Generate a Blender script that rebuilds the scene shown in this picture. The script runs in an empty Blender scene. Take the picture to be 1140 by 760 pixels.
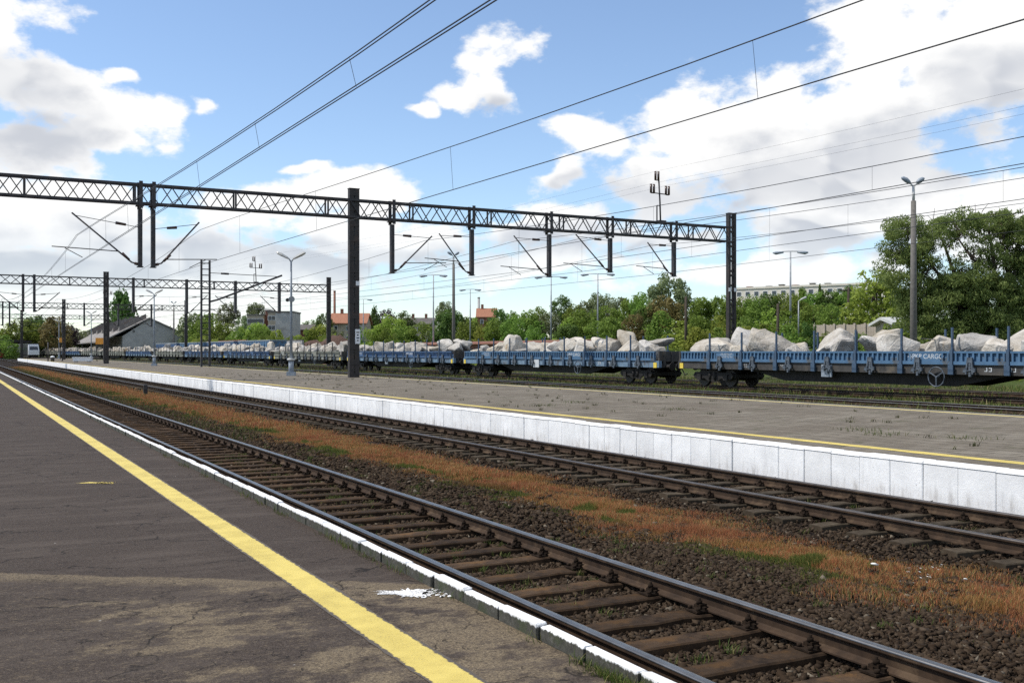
import bpy, bmesh, math, random
import numpy as np
from mathutils import Vector, Matrix

# ------------------------------------------------------------------ camera, sky, sun, exposure
SC = bpy.context.scene
COL = SC.collection
R = math.radians
TH = R(28.35)                      # the tracks run along +Y; the camera looks this far to their right
CT, ST = math.cos(TH), math.sin(TH)
FPX, EYE, HOR = 1149.0, 1.98, 391.0
cam_d = bpy.data.cameras.new('camera')
cam = bpy.data.objects.new('camera', cam_d)
COL.objects.link(cam)
cam_d.sensor_width = 36.0
cam_d.lens = 36.0 * FPX / 1140.0
cam_d.shift_y = 11.0 / 1140.0
cam_d.clip_start, cam_d.clip_end = 0.1, 9000.0
cam.location = (0, 0, EYE)
cam.rotation_euler = (R(90), 0, -TH)
SC.camera = cam

SUN_AZ = Vector((-0.917, 0.40))      # horizontal direction towards the sun
SUN_EL = R(54)
SKY, CLOUD = 0.15, 1.05          # sky strength; luminance of a sunlit cloud
world = bpy.data.worlds.new('World')
SC.world = world
world.use_nodes = True
sun_d = bpy.data.lights.new('sun', 'SUN')
sun_d.energy = 4.3
sun_d.angle = R(0.53)
sun_d.color = (1.0, 0.95, 0.87)
sun = bpy.data.objects.new('sun', sun_d)
COL.objects.link(sun)
_s = Vector((SUN_AZ.x * math.cos(SUN_EL), SUN_AZ.y * math.cos(SUN_EL), math.sin(SUN_EL)))
sun.rotation_euler = _s.to_track_quat('Z', 'Y').to_euler()
sun.location = (-20, 10, 40)
SC.view_settings.view_transform = 'Standard'
SC.view_settings.look = 'None'
SC.view_settings.gamma = 1.0
SC.view_settings.use_curve_mapping = False
SC.view_settings.exposure = 0.0
SC.cycles.use_denoising = False
SC.cycles.max_bounces = 4
SC.cycles.diffuse_bounces = 2
SC.cycles.glossy_bounces = 2
SC.cycles.transmission_bounces = 3
SC.cycles.transparent_max_bounces = 4

def build_world():
    nt = world.node_tree
    N, L = nt.nodes, nt.links
    N.clear()
    def setin(n, i, v):
        if isinstance(v, (int, float)): n.inputs[i].default_value = v
        elif isinstance(v, tuple): n.inputs[i].default_value = v
        else: L.new(v, n.inputs[i])
    def M(op, a, b=None, c=None):
        n = N.new('ShaderNodeMath'); n.operation = op
        for i, v in enumerate((a, b, c)):
            if v is not None: setin(n, i, v)
        return n.outputs[0]
    def V(op, a, b=None, c=None, out=0):
        n = N.new('ShaderNodeVectorMath'); n.operation = op
        for i, v in enumerate((a, b, c)):
            if v is not None: setin(n, i, v)
        return n.outputs[out]
    def NZ(vec, scale, detail, rough, out=0):
        n = N.new('ShaderNodeTexNoise'); n.inputs['Scale'].default_value = scale
        n.inputs['Detail'].default_value = detail; n.inputs['Roughness'].default_value = rough
        L.new(vec, n.inputs['Vector']); return n.outputs[out]
    def MR(v, a, b, c=0.0, d=1.0):
        n = N.new('ShaderNodeMapRange'); n.interpolation_type = 'SMOOTHSTEP'
        for i, x in enumerate((v, a, b, c, d)): setin(n, i, x)
        return n.outputs[0]
    def MIXF(f, a, b):
        n = N.new('ShaderNodeMix'); n.data_type = 'FLOAT'; setin(n, 0, f); setin(n, 2, a); setin(n, 3, b); return n.outputs[0]
    def MIXC(f, a, b):
        n = N.new('ShaderNodeMix'); n.data_type = 'RGBA'; setin(n, 0, f)
        for i, v in ((6, a), (7, b)): setin(n, i, (*v, 1.0) if isinstance(v, tuple) else v)
        return n.outputs[2]
    out = N.new('ShaderNodeOutputWorld'); bg = N.new('ShaderNodeBackground')
    bg.inputs['Strength'].default_value = SKY
    L.new(bg.outputs[0], out.inputs[0])
    sky = N.new('ShaderNodeTexSky'); sky.sky_type = 'NISHITA'
    sky.sun_disc = False; sky.sun_elevation = SUN_EL; sky.sun_rotation = math.atan2(SUN_AZ.x, SUN_AZ.y)
    sky.air_density, sky.dust_density, sky.ozone_density = 1.0, 0.15, 4.5
    # cumulus banks: centres and half sizes given as picture columns and rows, carried to azimuth and elevation
    banks = [
        (20, 95, 85, 85), (85, 150, 95, 48), (5, 15, 48, 60), (30, 165, 120, 40),
        (128, 66, 34, 16, .32), (196, 116, 36, 18, .38), (232, 112, 26, 22, .34), (345, 195, 40, 11, .42), (150, 160, 40, 18, .3),
        (548, 86, 42, 46), (512, 108, 30, 24), (466, 122, 24, 13),
        (660, 150, 46, 36), (640, 195, 34, 34),
        (735, 200, 62, 50), (780, 160, 80, 66), (860, 105, 46, 52), (870, 160, 120, 78), (960, 120, 110, 70),
        (1080, 80, 110, 62), (1130, 20, 90, 60), (965, 25, 60, 30), (900, 215, 140, 38),
        (1000, 205, 80, 40), (930, 255, 120, 26), (1060, 235, 70, 36),
        (30, 240, 90, 34), (110, 268, 150, 40, .1), (60, 310, 190, 40, .1), (270, 295, 180, 40, .15), (345, 255, 100, 34, .05),
        (428, 216, 52, 18), (470, 270, 110, 38, .15), (610, 258, 80, 30, .1), (590, 305, 170, 30, .2), (720, 268, 70, 18, .1),
        (880, 304, 95, 18), (1000, 290, 50, 30), (180, 340, 260, 26), (1100, 270, 60, 34),
    ]
    cores = [(25, 150, 95, 42), (10, 80, 60, 40), (790, 225, 130, 40), (900, 190, 120, 45), (1020, 160, 90, 40), (1110, 95, 70, 35), (550, 112, 34, 18),
             (120, 292, 200, 26), (400, 292, 190, 24), (640, 275, 120, 22), (960, 268, 110, 16), (640, 205, 30, 14)]
    d = N.new('ShaderNodeTexCoord').outputs['Generated']
    az = M('ARCTAN2', V('DOT_PRODUCT', d, (CT, -ST, 0), out=1), V('DOT_PRODUCT', d, (ST, CT, 0), out=1))
    el = M('ARCSINE', V('DOT_PRODUCT', d, (0, 0, 1), out=1))
    cb = N.new('ShaderNodeCombineXYZ'); L.new(az, cb.inputs[0]); L.new(el, cb.inputs[1])
    dn = V('MULTIPLY', d, (1, 1, 1.7))
    wv = NZ(dn, 7.0, 3.0, .6, out=1)
    P = V('ADD', cb.outputs[0], V('MULTIPLY_ADD', wv, (.13, .09, 0), (-.065, -.045, 0)))
    def field(lst, grow):
        run = None
        for px, py, rx, ry, *wk in lst:
            a = math.atan((px - 570)/FPX); e = math.atan((HOR - py)/FPX*math.cos(a))
            sx, sy = FPX/rx/grow/math.cos(a)**2, FPX/ry/grow
            l = V('LENGTH', V('MULTIPLY_ADD', P, (sx, sy, 0), (-a*sx, -e*sy, 0)), out=1)
            if wk: l = M('ADD', l, wk[0])
            run = l if run is None else M('SMOOTH_MIN', run, l, .25)
        return M('MULTIPLY', M('SUBTRACT', 1.0, M('MINIMUM', run, 2.0)), 1.35)
    F = field(banks, 1.1); S = field(cores, 1.25)
    # beyond the view the same broken cumulus cover goes on, from noise alone
    of = M('MULTIPLY_ADD', NZ(dn, 3.4, 1.5, .5), 5.0, -2.45)
    outm = M('MAXIMUM', MR(M('ABSOLUTE', az), .50, .66), MR(el, .36, .48))
    F = MIXF(outm, F, of); S = MIXF(outm, S, M('SUBTRACT', of, .35))
    toward = tuple(Vector((-CT*.5, ST*.5, .9)).normalized()*.014)
    def puff(vec):
        n = N.new('ShaderNodeTexNoise'); n.noise_type = 'RIDGED_MULTIFRACTAL'; n.normalize = False
        n.inputs['Scale'].default_value = 10.0; n.inputs['Detail'].default_value = 2.0; n.inputs['Roughness'].default_value = .5
        n.inputs['Offset'].default_value = .9; n.inputs['Gain'].default_value = 1.2
        L.new(vec, n.inputs['Vector']); return n.outputs[0]
    n0 = NZ(dn, 13.0, 6.5, .62)
    dw = V('ADD', dn, V('MULTIPLY_ADD', wv, (.03, .03, .03), (-.015, -.015, -.015)))
    p0 = puff(dw); p1 = puff(V('ADD', dw, toward))
    f0 = M('ADD', M('ADD', F, M('MULTIPLY_ADD', n0, 3.6, -1.88)), M('MULTIPLY_ADD', p0, -.62, .50))
    dens = MR(f0, -.14, .52)
    relief = MR(M('SUBTRACT', p0, p1), -.4, .4)            # puffs lit from the sun's side
    core = MR(M('ADD', S, M('MULTIPLY_ADD', n0, 1.6, -.8)), -.22, .85)
    shade = M('MULTIPLY', M('MULTIPLY_ADD', core, .85, .05), M('MULTIPLY_ADD', relief, -.55, 1.05))
    shade = M('MINIMUM', shade, 1.0)
    cloud = MIXC(shade, tuple(v*CLOUD/SKY for v in (1.04, 1.035, 1.02)), tuple(v*CLOUD/SKY for v in (.56, .59, .65)))
    dens = M('MULTIPLY', dens, MR(el, .0, .16, .72, 1.0))
    hs = N.new('ShaderNodeHueSaturation'); hs.inputs['Saturation'].default_value = .93; hs.inputs['Value'].default_value = 1.17; L.new(sky.outputs[0], hs.inputs['Color'])
    L.new(MIXC(dens, hs.outputs[0], cloud), bg.inputs['Color'])
    world.cycles.sampling_method = 'MANUAL'; world.cycles.sample_map_resolution = 512
build_world()

# ------------------------------------------------------------------ geometry helpers
rng = np.random.default_rng(7)
rnd = random.Random(11)

def on_x(px, X):
    """distance along the track of a thing seen at column px that stands X metres to the right"""
    k = (px - 570) / FPX
    return X * (CT - k * ST) / (ST + k * CT)
def at_d(px, D):
    k = (px - 570) / FPX
    return k * D * CT + D * ST, D * CT - k * D * ST
def depth(X, Y): return Y * CT + X * ST
def z_at(py, D): return EYE + (HOR - py) * D / FPX
def bend(Y):
    """the yard tracks beyond the second platform curve gently to the left far away"""
    return -max(0.0, Y - 150.0) ** 2 / 4000.0
def bend_rot(Y): return math.atan(2 * max(0.0, Y - 150.0) / 4000.0)

class MB:
    def __init__(s): s.v, s.f, s.sm = [], [], []
    def add(s, vs, fs, smooth=False):
        o = len(s.v); s.v.extend([tuple(p) for p in vs])
        s.f.extend([tuple(i + o for i in f) for f in fs]); s.sm.extend([smooth] * len(fs)); return s
    def box(s, x0, x1, y0, y1, z0, z1):
        vs = [(x0,y0,z0),(x1,y0,z0),(x1,y1,z0),(x0,y1,z0),(x0,y0,z1),(x1,y0,z1),(x1,y1,z1),(x0,y1,z1)]
        return s.add(vs, [(3,2,1,0),(4,5,6,7),(0,1,5,4),(1,2,6,5),(2,3,7,6),(3,0,4,7)])
    def bar(s, p, q, w, h=None, up=(0,0,1)):
        p, q = Vector(p), Vector(q); h = h or w
        d = (q - p).normalized(); up = Vector(up)
        if abs(d.dot(up)) > 0.98: up = Vector((0, 1, 0)) if abs(d.y) < 0.9 else Vector((1, 0, 0))
        a = d.cross(up).normalized(); b = a.cross(d).normalized()
        vs = []
        for c in (p, q):
            for i, j in ((-1,-1),(1,-1),(1,1),(-1,1)): vs.append(c + a * i * w / 2 + b * j * h / 2)
        return s.add(vs, [(3,2,1,0),(4,5,6,7),(0,1,5,4),(1,2,6,5),(2,3,7,6),(3,0,4,7)])
    def tube(s, pts, r, n=6, caps=True):
        pts = [Vector(p) for p in pts]
        rs = r if isinstance(r, (list, tuple)) else [r] * len(pts)
        vs, fs = [], []
        for i, p in enumerate(pts):
            d = (pts[min(i+1, len(pts)-1)] - pts[max(i-1, 0)]).normalized()
            up = Vector((0,0,1)) if abs(d.z) < 0.95 else Vector((1,0,0))
            a = d.cross(up).normalized(); b = a.cross(d)
            for k in range(n):
                t = 2 * math.pi * k / n
                vs.append(p + (a * math.cos(t) + b * math.sin(t)) * rs[i])
        for i in range(len(pts) - 1):
            for k in range(n):
                k2 = (k + 1) % n
                fs.append((i*n+k, i*n+k2, (i+1)*n+k2, (i+1)*n+k))
        s.add(vs, fs, n > 5)
        if caps:
            o = len(s.v) - len(vs)
            s.f.append(tuple(o + k for k in range(n))[::-1]); s.sm.append(False)
            s.f.append(tuple(o + (len(pts)-1)*n + k for k in range(n))); s.sm.append(False)
        return s
    def extr(s, prof, ys, dx=lambda y: 0.0, z=0.0, closed=True, smooth=False):
        """profile of (x, z) points swept along Y"""
        n = len(prof); vs, fs = [], []
        for y in ys:
            for (x, zz) in prof: vs.append((x + dx(y), y, zz + z))
        for i in range(len(ys) - 1):
            for k in range(n if closed else n - 1):
                k2 = (k + 1) % n
                fs.append((i*n+k, (i+1)*n+k, (i+1)*n+k2, i*n+k2))
        s.add(vs, fs, smooth)
        if closed:
            o = len(s.v) - len(vs)
            s.f.append(tuple(o + k for k in range(n))); s.sm.append(False)
            s.f.append(tuple(o + (len(ys)-1)*n + k for k in range(n))[::-1]); s.sm.append(False)
        return s
    def disc(s, c, axis, r, t, n=20):
        c, a = Vector(c), Vector(axis).normalized()
        return s.tube([c - a * t / 2, c + a * t / 2], r, n)
    def mesh(s, name, mat):
        m = bpy.data.meshes.new(name)
        m.from_pydata(s.v, [], s.f)
        if any(s.sm): m.polygons.foreach_set('use_smooth', s.sm)
        if mat: m.materials.append(mat)
        m.update(); return m
    def build(s, name, mat, parent=None, loc=None):
        return put(name, s.mesh(name, mat), parent, loc)

def put(name, mesh, parent=None, loc=None, rot=None, scale=None):
    o = bpy.data.objects.new(name, mesh); COL.objects.link(o)
    if parent: o.parent = parent
    if loc is not None: o.location = loc
    if rot is not None: o.rotation_euler = rot
    if scale is not None: o.scale = scale
    return o
def tag(o, label=None, cat=None, group=None, kind=None):
    if label: o['label'] = label
    if cat: o['category'] = cat
    if group: o['group'] = group
    if kind: o['kind'] = kind
    return o
def empty(name, loc=(0,0,0), rz=0.0):
    o = bpy.data.objects.new(name, None); COL.objects.link(o)
    o.location = loc; o.rotation_euler = (0, 0, rz); o.empty_display_size = 0.5; return o
def np_mesh(name, v, f, mat, col=None, smooth=False):
    """v (n,3), f (m,k) arrays -> mesh, optional per-vertex grey/colour attribute"""
    m = bpy.data.meshes.new(name)
    nv, nf, k = len(v), len(f), f.shape[1]
    m.vertices.add(nv); m.vertices.foreach_set('co', v.astype(np.float32).ravel())
    m.loops.add(nf * k); m.loops.foreach_set('vertex_index', f.astype(np.int32).ravel())
    m.polygons.add(nf); m.polygons.foreach_set('loop_start', np.arange(0, nf * k, k, dtype=np.int32))
    m.polygons.foreach_set('loop_total', np.full(nf, k, dtype=np.int32))
    if smooth: m.polygons.foreach_set('use_smooth', np.ones(nf, dtype=bool))
    m.update(calc_edges=True)
    if col is not None:
        a = m.color_attributes.new('tone', 'FLOAT_COLOR', 'POINT')
        c = np.ones((nv, 4), np.float32); c[:, :3] = col
        a.data.foreach_set('color', c.ravel())
    m.materials.append(mat); m.validate(); return m
ORD = ['zeroth','first','second','third','fourth','fifth','sixth','seventh','eighth','ninth','tenth','eleventh','twelfth',
       'thirteenth','fourteenth','fifteenth','sixteenth','seventeenth','eighteenth','nineteenth','twentieth']
def nth(i):
    if i <= 20: return ORD[i]
    tens = {2:'twenty',3:'thirty',4:'forty',5:'fifty',6:'sixty'}
    t, u = divmod(i, 10)
    if u == 0: return tens[t][:-1] + 'ieth'
    return tens[t] + '-' + ORD[u]

# ------------------------------------------------------------------ materials
def nodes(name):
    m = bpy.data.materials.new(name); m.use_nodes = True
    nt = m.node_tree; b = nt.nodes['Principled BSDF']
    return m, nt, nt.nodes, nt.links, b
def ramp(N, L, src, stops):
    r = N.new('ShaderNodeValToRGB'); L.new(src, r.inputs[0])
    e = r.color_ramp.elements
    while len(e) < len(stops): e.new(0.5)
    for i, (p, c) in enumerate(stops):
        e[i].position = p; e[i].color = (*c, 1) if len(c) == 3 else c
    return r.outputs[0]
def noise(N, L, vec, scale, detail=4, rough=0.55, dist=0.0):
    n = N.new('ShaderNodeTexNoise'); n.inputs['Scale'].default_value = scale
    n.inputs['Detail'].default_value = detail; n.inputs['Roughness'].default_value = rough
    n.inputs['Distortion'].default_value = dist
    if vec is not None: L.new(vec, n.inputs['Vector'])
    return n.outputs[0]
def mixc(N, L, fac, a, b, mode='MIX'):
    n = N.new('ShaderNodeMix'); n.data_type = 'RGBA'; n.blend_type = mode
    if isinstance(fac, (int, float)): n.inputs[0].default_value = fac
    else: L.new(fac, n.inputs[0])
    for i, v in ((6, a), (7, b)):
        if isinstance(v, tuple): n.inputs[i].default_value = (*v, 1) if len(v) == 3 else v
        else: L.new(v, n.inputs[i])
    return n.outputs[2]
def math_(N, L, op, a, b=None, c=None):
    n = N.new('ShaderNodeMath'); n.operation = op
    for i, v in enumerate((a, b, c)):
        if v is None: continue
        if isinstance(v, (int, float)): n.inputs[i].default_value = v
        else: L.new(v, n.inputs[i])
    return n.outputs[0]
def mapr(N, L, v, a, b, c=0.0, d=1.0):
    n = N.new('ShaderNodeMapRange'); n.interpolation_type = 'SMOOTHSTEP'; L.new(v, n.inputs[0])
    for i, x in enumerate((a, b, c, d)): n.inputs[i + 1].default_value = x
    return n.outputs[0]
def bump(N, L, b, h, strength=0.5, dist=0.02):
    n = N.new('ShaderNodeBump'); n.inputs['Strength'].default_value = strength
    n.inputs['Distance'].default_value = dist; L.new(h, n.inputs['Height']); L.new(n.outputs[0], b.inputs['Normal'])
def pm(name, c1, c2, scale=3.0, rough=0.7, bmp=0.2, metal=0.0, c3=None, s3=0.6, coords='Object', bdist=0.01, obj_rand=0.0, spec=None):
    """painted or raw surface: two tones broken by noise, optional third tone in larger worn patches"""
    m, nt, N, L, b = nodes(name)
    tc = N.new('ShaderNodeTexCoord').outputs[coords]
    n1 = noise(N, L, tc, scale, 6, 0.62)
    c = ramp(N, L, n1, [(0.32, c1), (0.68, c2)])
    if c3:
        n2 = noise(N, L, tc, s3, 8, 0.68)
        c = mixc(N, L, mapr(N, L, n2, 0.52, 0.66), c, c3)
    if obj_rand:
        oi = N.new('ShaderNodeObjectInfo').outputs['Random']
        v = math_(N, L, 'MULTIPLY_ADD', oi, 2 * obj_rand, 1 - obj_rand)
        hs = N.new('ShaderNodeHueSaturation'); L.new(c, hs.inputs['Color']); L.new(v, hs.inputs['Value']); c = hs.outputs[0]
    L.new(c, b.inputs['Base Color'])
    b.inputs['Roughness'].default_value = rough; b.inputs['Metallic'].default_value = metal
    if spec is not None: b.inputs['Specular IOR Level'].default_value = spec
    if bmp: bump(N, L, b, n1, bmp, bdist)
    return m
MT = {}
MT['sleeper'] = pm('old_creosoted_wood', (.022,.014,.009), (.066,.042,.025), 9, .9, .6, c3=(.085,.047,.020), s3=3, obj_rand=.35, spec=.12)
MT['sleeper_grey'] = pm('weathered_grey_wood', (.036,.027,.018), (.088,.070,.048), 9, .9, .5, c3=(.05,.036,.024), s3=3, obj_rand=.25, spec=.12)
MT['rail_side'] = pm('rusty_rail_steel', (.024,.015,.010), (.058,.036,.022), 6, .8, .2, c3=(.085,.056,.034), s3=2, spec=.2)
MT['rail_top'] = pm('polished_rail_head', (.15,.145,.14), (.25,.245,.24), 3, .36, .02, metal=1.0)
MT['rail_dull'] = pm('dull_rail_head', (.07,.06,.055), (.13,.115,.105), 3, .45, .03, metal=.8)
MT['fastening'] = pm('oily_black_iron', (.010,.007,.005), (.032,.021,.014), 14, .9, .3, spec=.1)
def wall_paint():
    m, nt, N, L, b = nodes('brushed_lime_paint')
    ps = N.new('ShaderNodeNewGeometry').outputs['Position']
    sx = N.new('ShaderNodeSeparateXYZ'); L.new(ps, sx.inputs[0])
    a = noise(N, L, ps, 2.2, 7, .65); f = noise(N, L, ps, 30, 5, .7)
    mp = N.new('ShaderNodeMapping'); mp.inputs['Scale'].default_value = (1, 1, .16); L.new(ps, mp.inputs['Vector'])
    st = noise(N, L, mp.outputs[0], 9, 6, .7)
    c = ramp(N, L, a, [(.30, (.72,.72,.72)), (.62, (.86,.86,.855))])
    c = mixc(N, L, mapr(N, L, st, .52, .74, 0, .45), c, (.56,.56,.56))
    c = mixc(N, L, mapr(N, L, f, .62, .76, 0, .35), c, (.46,.45,.43))
    dust = math_(N, L, 'MULTIPLY', mapr(N, L, sx.outputs[2], -.14, .10, 1, 0), mapr(N, L, math_(N, L, 'MULTIPLY_ADD', st, .6, math_(N, L, 'MULTIPLY', a, .4)), .46, .66, .04, .5))
    c = mixc(N, L, dust, c, (.26,.22,.18))
    chips = math_(N, L, 'MULTIPLY', mapr(N, L, noise(N, L, ps, 7, 8, .75), .63, .67), mapr(N, L, a, .45, .6))
    c = mixc(N, L, chips, c, (.30,.285,.26))
    oi = N.new('ShaderNodeObjectInfo').outputs['Random']
    hs = N.new('ShaderNodeHueSaturation'); L.new(c, hs.inputs['Color']); L.new(math_(N, L, 'MULTIPLY_ADD', oi, .13, .90), hs.inputs['Value'])
    L.new(hs.outputs[0], b.inputs['Base Color']); b.inputs['Roughness'].default_value = .85; b.inputs['Specular IOR Level'].default_value = .2
    bump(N, L, b, math_(N, L, 'MULTIPLY_ADD', f, .4, a), .5, .02); return m
MT['white_paint'] = wall_paint()
MT['steel_dark'] = pm('black_painted_steel', (.018,.018,.022), (.046,.043,.045), 4, .6, .1, c3=(.06,.042,.033), s3=1.5)
MT['steel_mast'] = pm('dark_brown_mast_paint', (.014,.012,.012), (.032,.026,.024), 4, .6, .1, c3=(.045,.030,.024), s3=1.1)
MT['steel_grey'] = pm('galvanised_steel', (.22,.24,.26), (.34,.36,.38), 4, .5, .1, metal=.3)
MT['lamp_grey'] = pm('grey_lamp_paint', (.17,.21,.26), (.30,.34,.38), 3, .5, .1)
MT['lamp_head'] = pm('pale_lamp_housing', (.42,.43,.42), (.58,.58,.56), 3, .45, .05)
MT['concrete'] = pm('grey_concrete_pole', (.105,.098,.088), (.165,.155,.14), 5, .9, .3)
MT['wire'] = pm('copper_wire_dark', (.018,.018,.020), (.032,.032,.035), 3, .5, 0, metal=.3)
MT['insulator'] = pm('brown_glazed_insulator', (.045,.022,.015), (.07,.035,.022), 3, .25, 0)
MT['sign_white'] = pm('white_enamel_sign', (.66,.68,.70), (.78,.79,.80), 6, .4, .05)
MT['sign_ink'] = pm('dark_sign_ink', (.03,.03,.035), (.05,.05,.05), 6, .6, 0)
MT['orange'] = pm('orange_sign_paint', (.60,.24,.02), (.74,.32,.04), 3, .5, .05)
MT['blue'] = pm('blue_wagon_paint', (.042,.105,.195), (.076,.160,.270), 2.0, .65, .08, c3=(.075,.080,.085), s3=1.3)
MT['stake'] = pm('slate_blue_stake_paint', (.030,.060,.105), (.055,.095,.155), 2.5, .6, .08, c3=(.03,.035,.04), s3=.9)
MT['blue_pale'] = pm('chalky_blue_wagon_paint', (.095,.165,.25), (.17,.245,.325), 2.2, .65, .08, c3=(.075,.085,.10), s3=1.0)
MT['blue_deep'] = pm('deep_blue_wagon_paint', (.032,.075,.165), (.048,.105,.215), 2.0, .6, .08, c3=(.05,.06,.08), s3=1.2)
MT['grey_wagon'] = pm('faded_olive_grey_wagon_paint', (.15,.155,.13), (.24,.245,.21), 2.0, .65, .08, c3=(.10,.09,.075), s3=.9)
MT['sole_dark'] = pm('grimy_dark_solebar', (.025,.024,.024), (.060,.056,.052), 2.5, .7, .15, c3=(.095,.080,.062), s3=.8)
MT['under'] = pm('brake_dust_black', (.006,.005,.005), (.018,.015,.013), 3, .8, .2)
MT['wheel'] = pm('greasy_wheel_steel', (.016,.013,.012), (.035,.029,.025), 6, .6, .15)
MT['latch'] = pm('worn_grey_latch', (.035,.045,.06), (.11,.135,.165), 5, .6, .1)
MT['yellow_mark'] = pm('yellow_marking_paint', (.62,.46,.05), (.74,.57,.09), 4, .6, .05)
MT['mark_white'] = pm('white_stencil_paint', (.40,.44,.48), (.60,.62,.64), 12, .8, 0)
MT['brick_red'] = pm('brick_red_wall', (.17,.075,.05), (.26,.12,.08), 3, .9, .2)
MT['beige_wall'] = pm('beige_render', (.34,.29,.22), (.44,.38,.30), 1.2, .9, .1, c3=(.30,.25,.19), s3=.2)
MT['grey_wall'] = pm('grey_render', (.32,.32,.315), (.42,.415,.405), .8, .9, .1, c3=(.26,.25,.24), s3=.22)
MT['block_wall'] = pm('pale_panel_block', (.58,.54,.46), (.66,.62,.54), .5, .9, .05)
MT['roof_pale'] = pm('pale_grey_sheet_roof', (.19,.18,.17), (.28,.265,.25), .9, .85, .15, c3=(.20,.15,.13), s3=.25, spec=.15)
MT['roof_tile'] = pm('orange_clay_tiles', (.25,.105,.06), (.35,.155,.09), 2.5, .85, .25)
MT['roof_grey'] = pm('grey_sheet_roof', (.085,.080,.076), (.15,.14,.13), .9, .85, .15, c3=(.12,.085,.07), s3=.25, spec=.15)
MT['roof_red'] = pm('red_oxide_sheet_roof', (.24,.105,.075), (.32,.15,.11), 1.2, .8, .1)
MT['glass'] = pm('dark_window_glass', (.03,.04,.05), (.06,.07,.085), 2, .12, 0)
MT['bark'] = pm('brown_bark', (.035,.026,.018), (.075,.058,.042), 7, .95, .6)
MT['train_white'] = pm('train_white_paint', (.60,.61,.63), (.70,.71,.72), 1.5, .4, .02)
MT['train_dark'] = pm('train_dark_paint', (.020,.020,.028), (.035,.034,.045), 1.5, .4, .02)
MT['red_paint'] = pm('red_vehicle_paint', (.35,.03,.02), (.45,.05,.03), 1.5, .4, .02)
MT['mound'] = pm('dark_brown_earth', (.050,.026,.018), (.095,.052,.036), 2.5, .95, .8, bdist=.15)
MT['litter'] = pm('pale_paper_litter', (.58,.58,.54), (.72,.71,.68), 9, .9, .3)
MT['wood_fence'] = pm('weathered_pale_planks', (.34,.29,.23), (.46,.40,.33), 4, .9, .3)

def leaf_material(name, dark, light, trans=0.25):
    m, nt, N, L, b = nodes(name)
    at = N.new('ShaderNodeAttribute'); at.attribute_name = 'tone'
    sp = N.new('ShaderNodeSeparateColor'); L.new(at.outputs['Color'], sp.inputs[0])
    oi = N.new('ShaderNodeObjectInfo').outputs['Random']
    c = mixc(N, L, sp.outputs[0], dark, light)
    hs = N.new('ShaderNodeHueSaturation'); L.new(c, hs.inputs['Color'])
    L.new(math_(N, L, 'MULTIPLY_ADD', oi, .05, .475), hs.inputs['Hue'])
    L.new(math_(N, L, 'MULTIPLY_ADD', oi, .5, .78), hs.inputs['Value'])
    c = hs.outputs[0]
    L.new(c, b.inputs['Base Color']); b.inputs['Roughness'].default_value = .6
    b.inputs['Specular IOR Level'].default_value = .15
    t = N.new('ShaderNodeBsdfTranslucent'); L.new(c, t.inputs[0])
    mx = N.new('ShaderNodeMixShader'); mx.inputs[0].default_value = trans
    L.new(b.outputs[0], mx.inputs[1]); L.new(t.outputs[0], mx.inputs[2])
    L.new(mx.outputs[0], N['Material Output'].inputs[0]); return m
MT['leaf_mid'] = leaf_material('mid_green_leaves', (0.115, 0.18, 0.034), (0.235, 0.325, 0.062), 0.45)
MT['leaf_dark'] = leaf_material('dark_green_leaves', (0.065, 0.115, 0.03), (0.14, 0.21, 0.05), 0.4)
MT['leaf_light'] = leaf_material('fresh_yellow_green_leaves', (0.2, 0.26, 0.042), (0.33, 0.39, 0.078), 0.45)
MT['leaf_grey'] = leaf_material('grey_green_leaves', (0.14, 0.175, 0.082), (0.25, 0.29, 0.14), 0.45)
MT['leaf_brown'] = leaf_material('brown_green_leaves', (0.16, 0.14, 0.052), (0.27, 0.235, 0.08), 0.42)
MT['leaf_purple'] = leaf_material('dark_purple_leaves', (0.04, 0.028, 0.032), (0.085, 0.058, 0.062), 0.3)
MT['leaf_willow'] = leaf_material('willow_leaves', (0.13, 0.185, 0.055), (0.27, 0.335, 0.11), 0.5)

def blade_material(name):
    m, nt, N, L, b = nodes(name)
    at = N.new('ShaderNodeAttribute'); at.attribute_name = 'tone'
    L.new(at.outputs['Color'], b.inputs['Base Color']); b.inputs['Roughness'].default_value = .7
    b.inputs['Specular IOR Level'].default_value = .2
    t = N.new('ShaderNodeBsdfTranslucent'); L.new(at.outputs['Color'], t.inputs[0])
    mx = N.new('ShaderNodeMixShader'); mx.inputs[0].default_value = .3
    L.new(b.outputs[0], mx.inputs[1]); L.new(t.outputs[0], mx.inputs[2])
    L.new(mx.outputs[0], N['Material Output'].inputs[0]); return m
MT['blade'] = blade_material('grass_blades')

def stone_material():
    m, nt, N, L, b = nodes('brown_ballast_stone')
    at = N.new('ShaderNodeAttribute'); at.attribute_name = 'tone'
    tc = N.new('ShaderNodeTexCoord').outputs['Object']
    n = noise(N, L, tc, 60, 4, .6)
    c = mixc(N, L, math_(N, L, 'MULTIPLY', n, .5), at.outputs['Color'], (.022, .014, .009))
    L.new(c, b.inputs['Base Color']); b.inputs['Roughness'].default_value = .95; b.inputs['Specular IOR Level'].default_value = .1
    bump(N, L, b, n, .4, .004); return m
MT['stone'] = stone_material()

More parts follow.
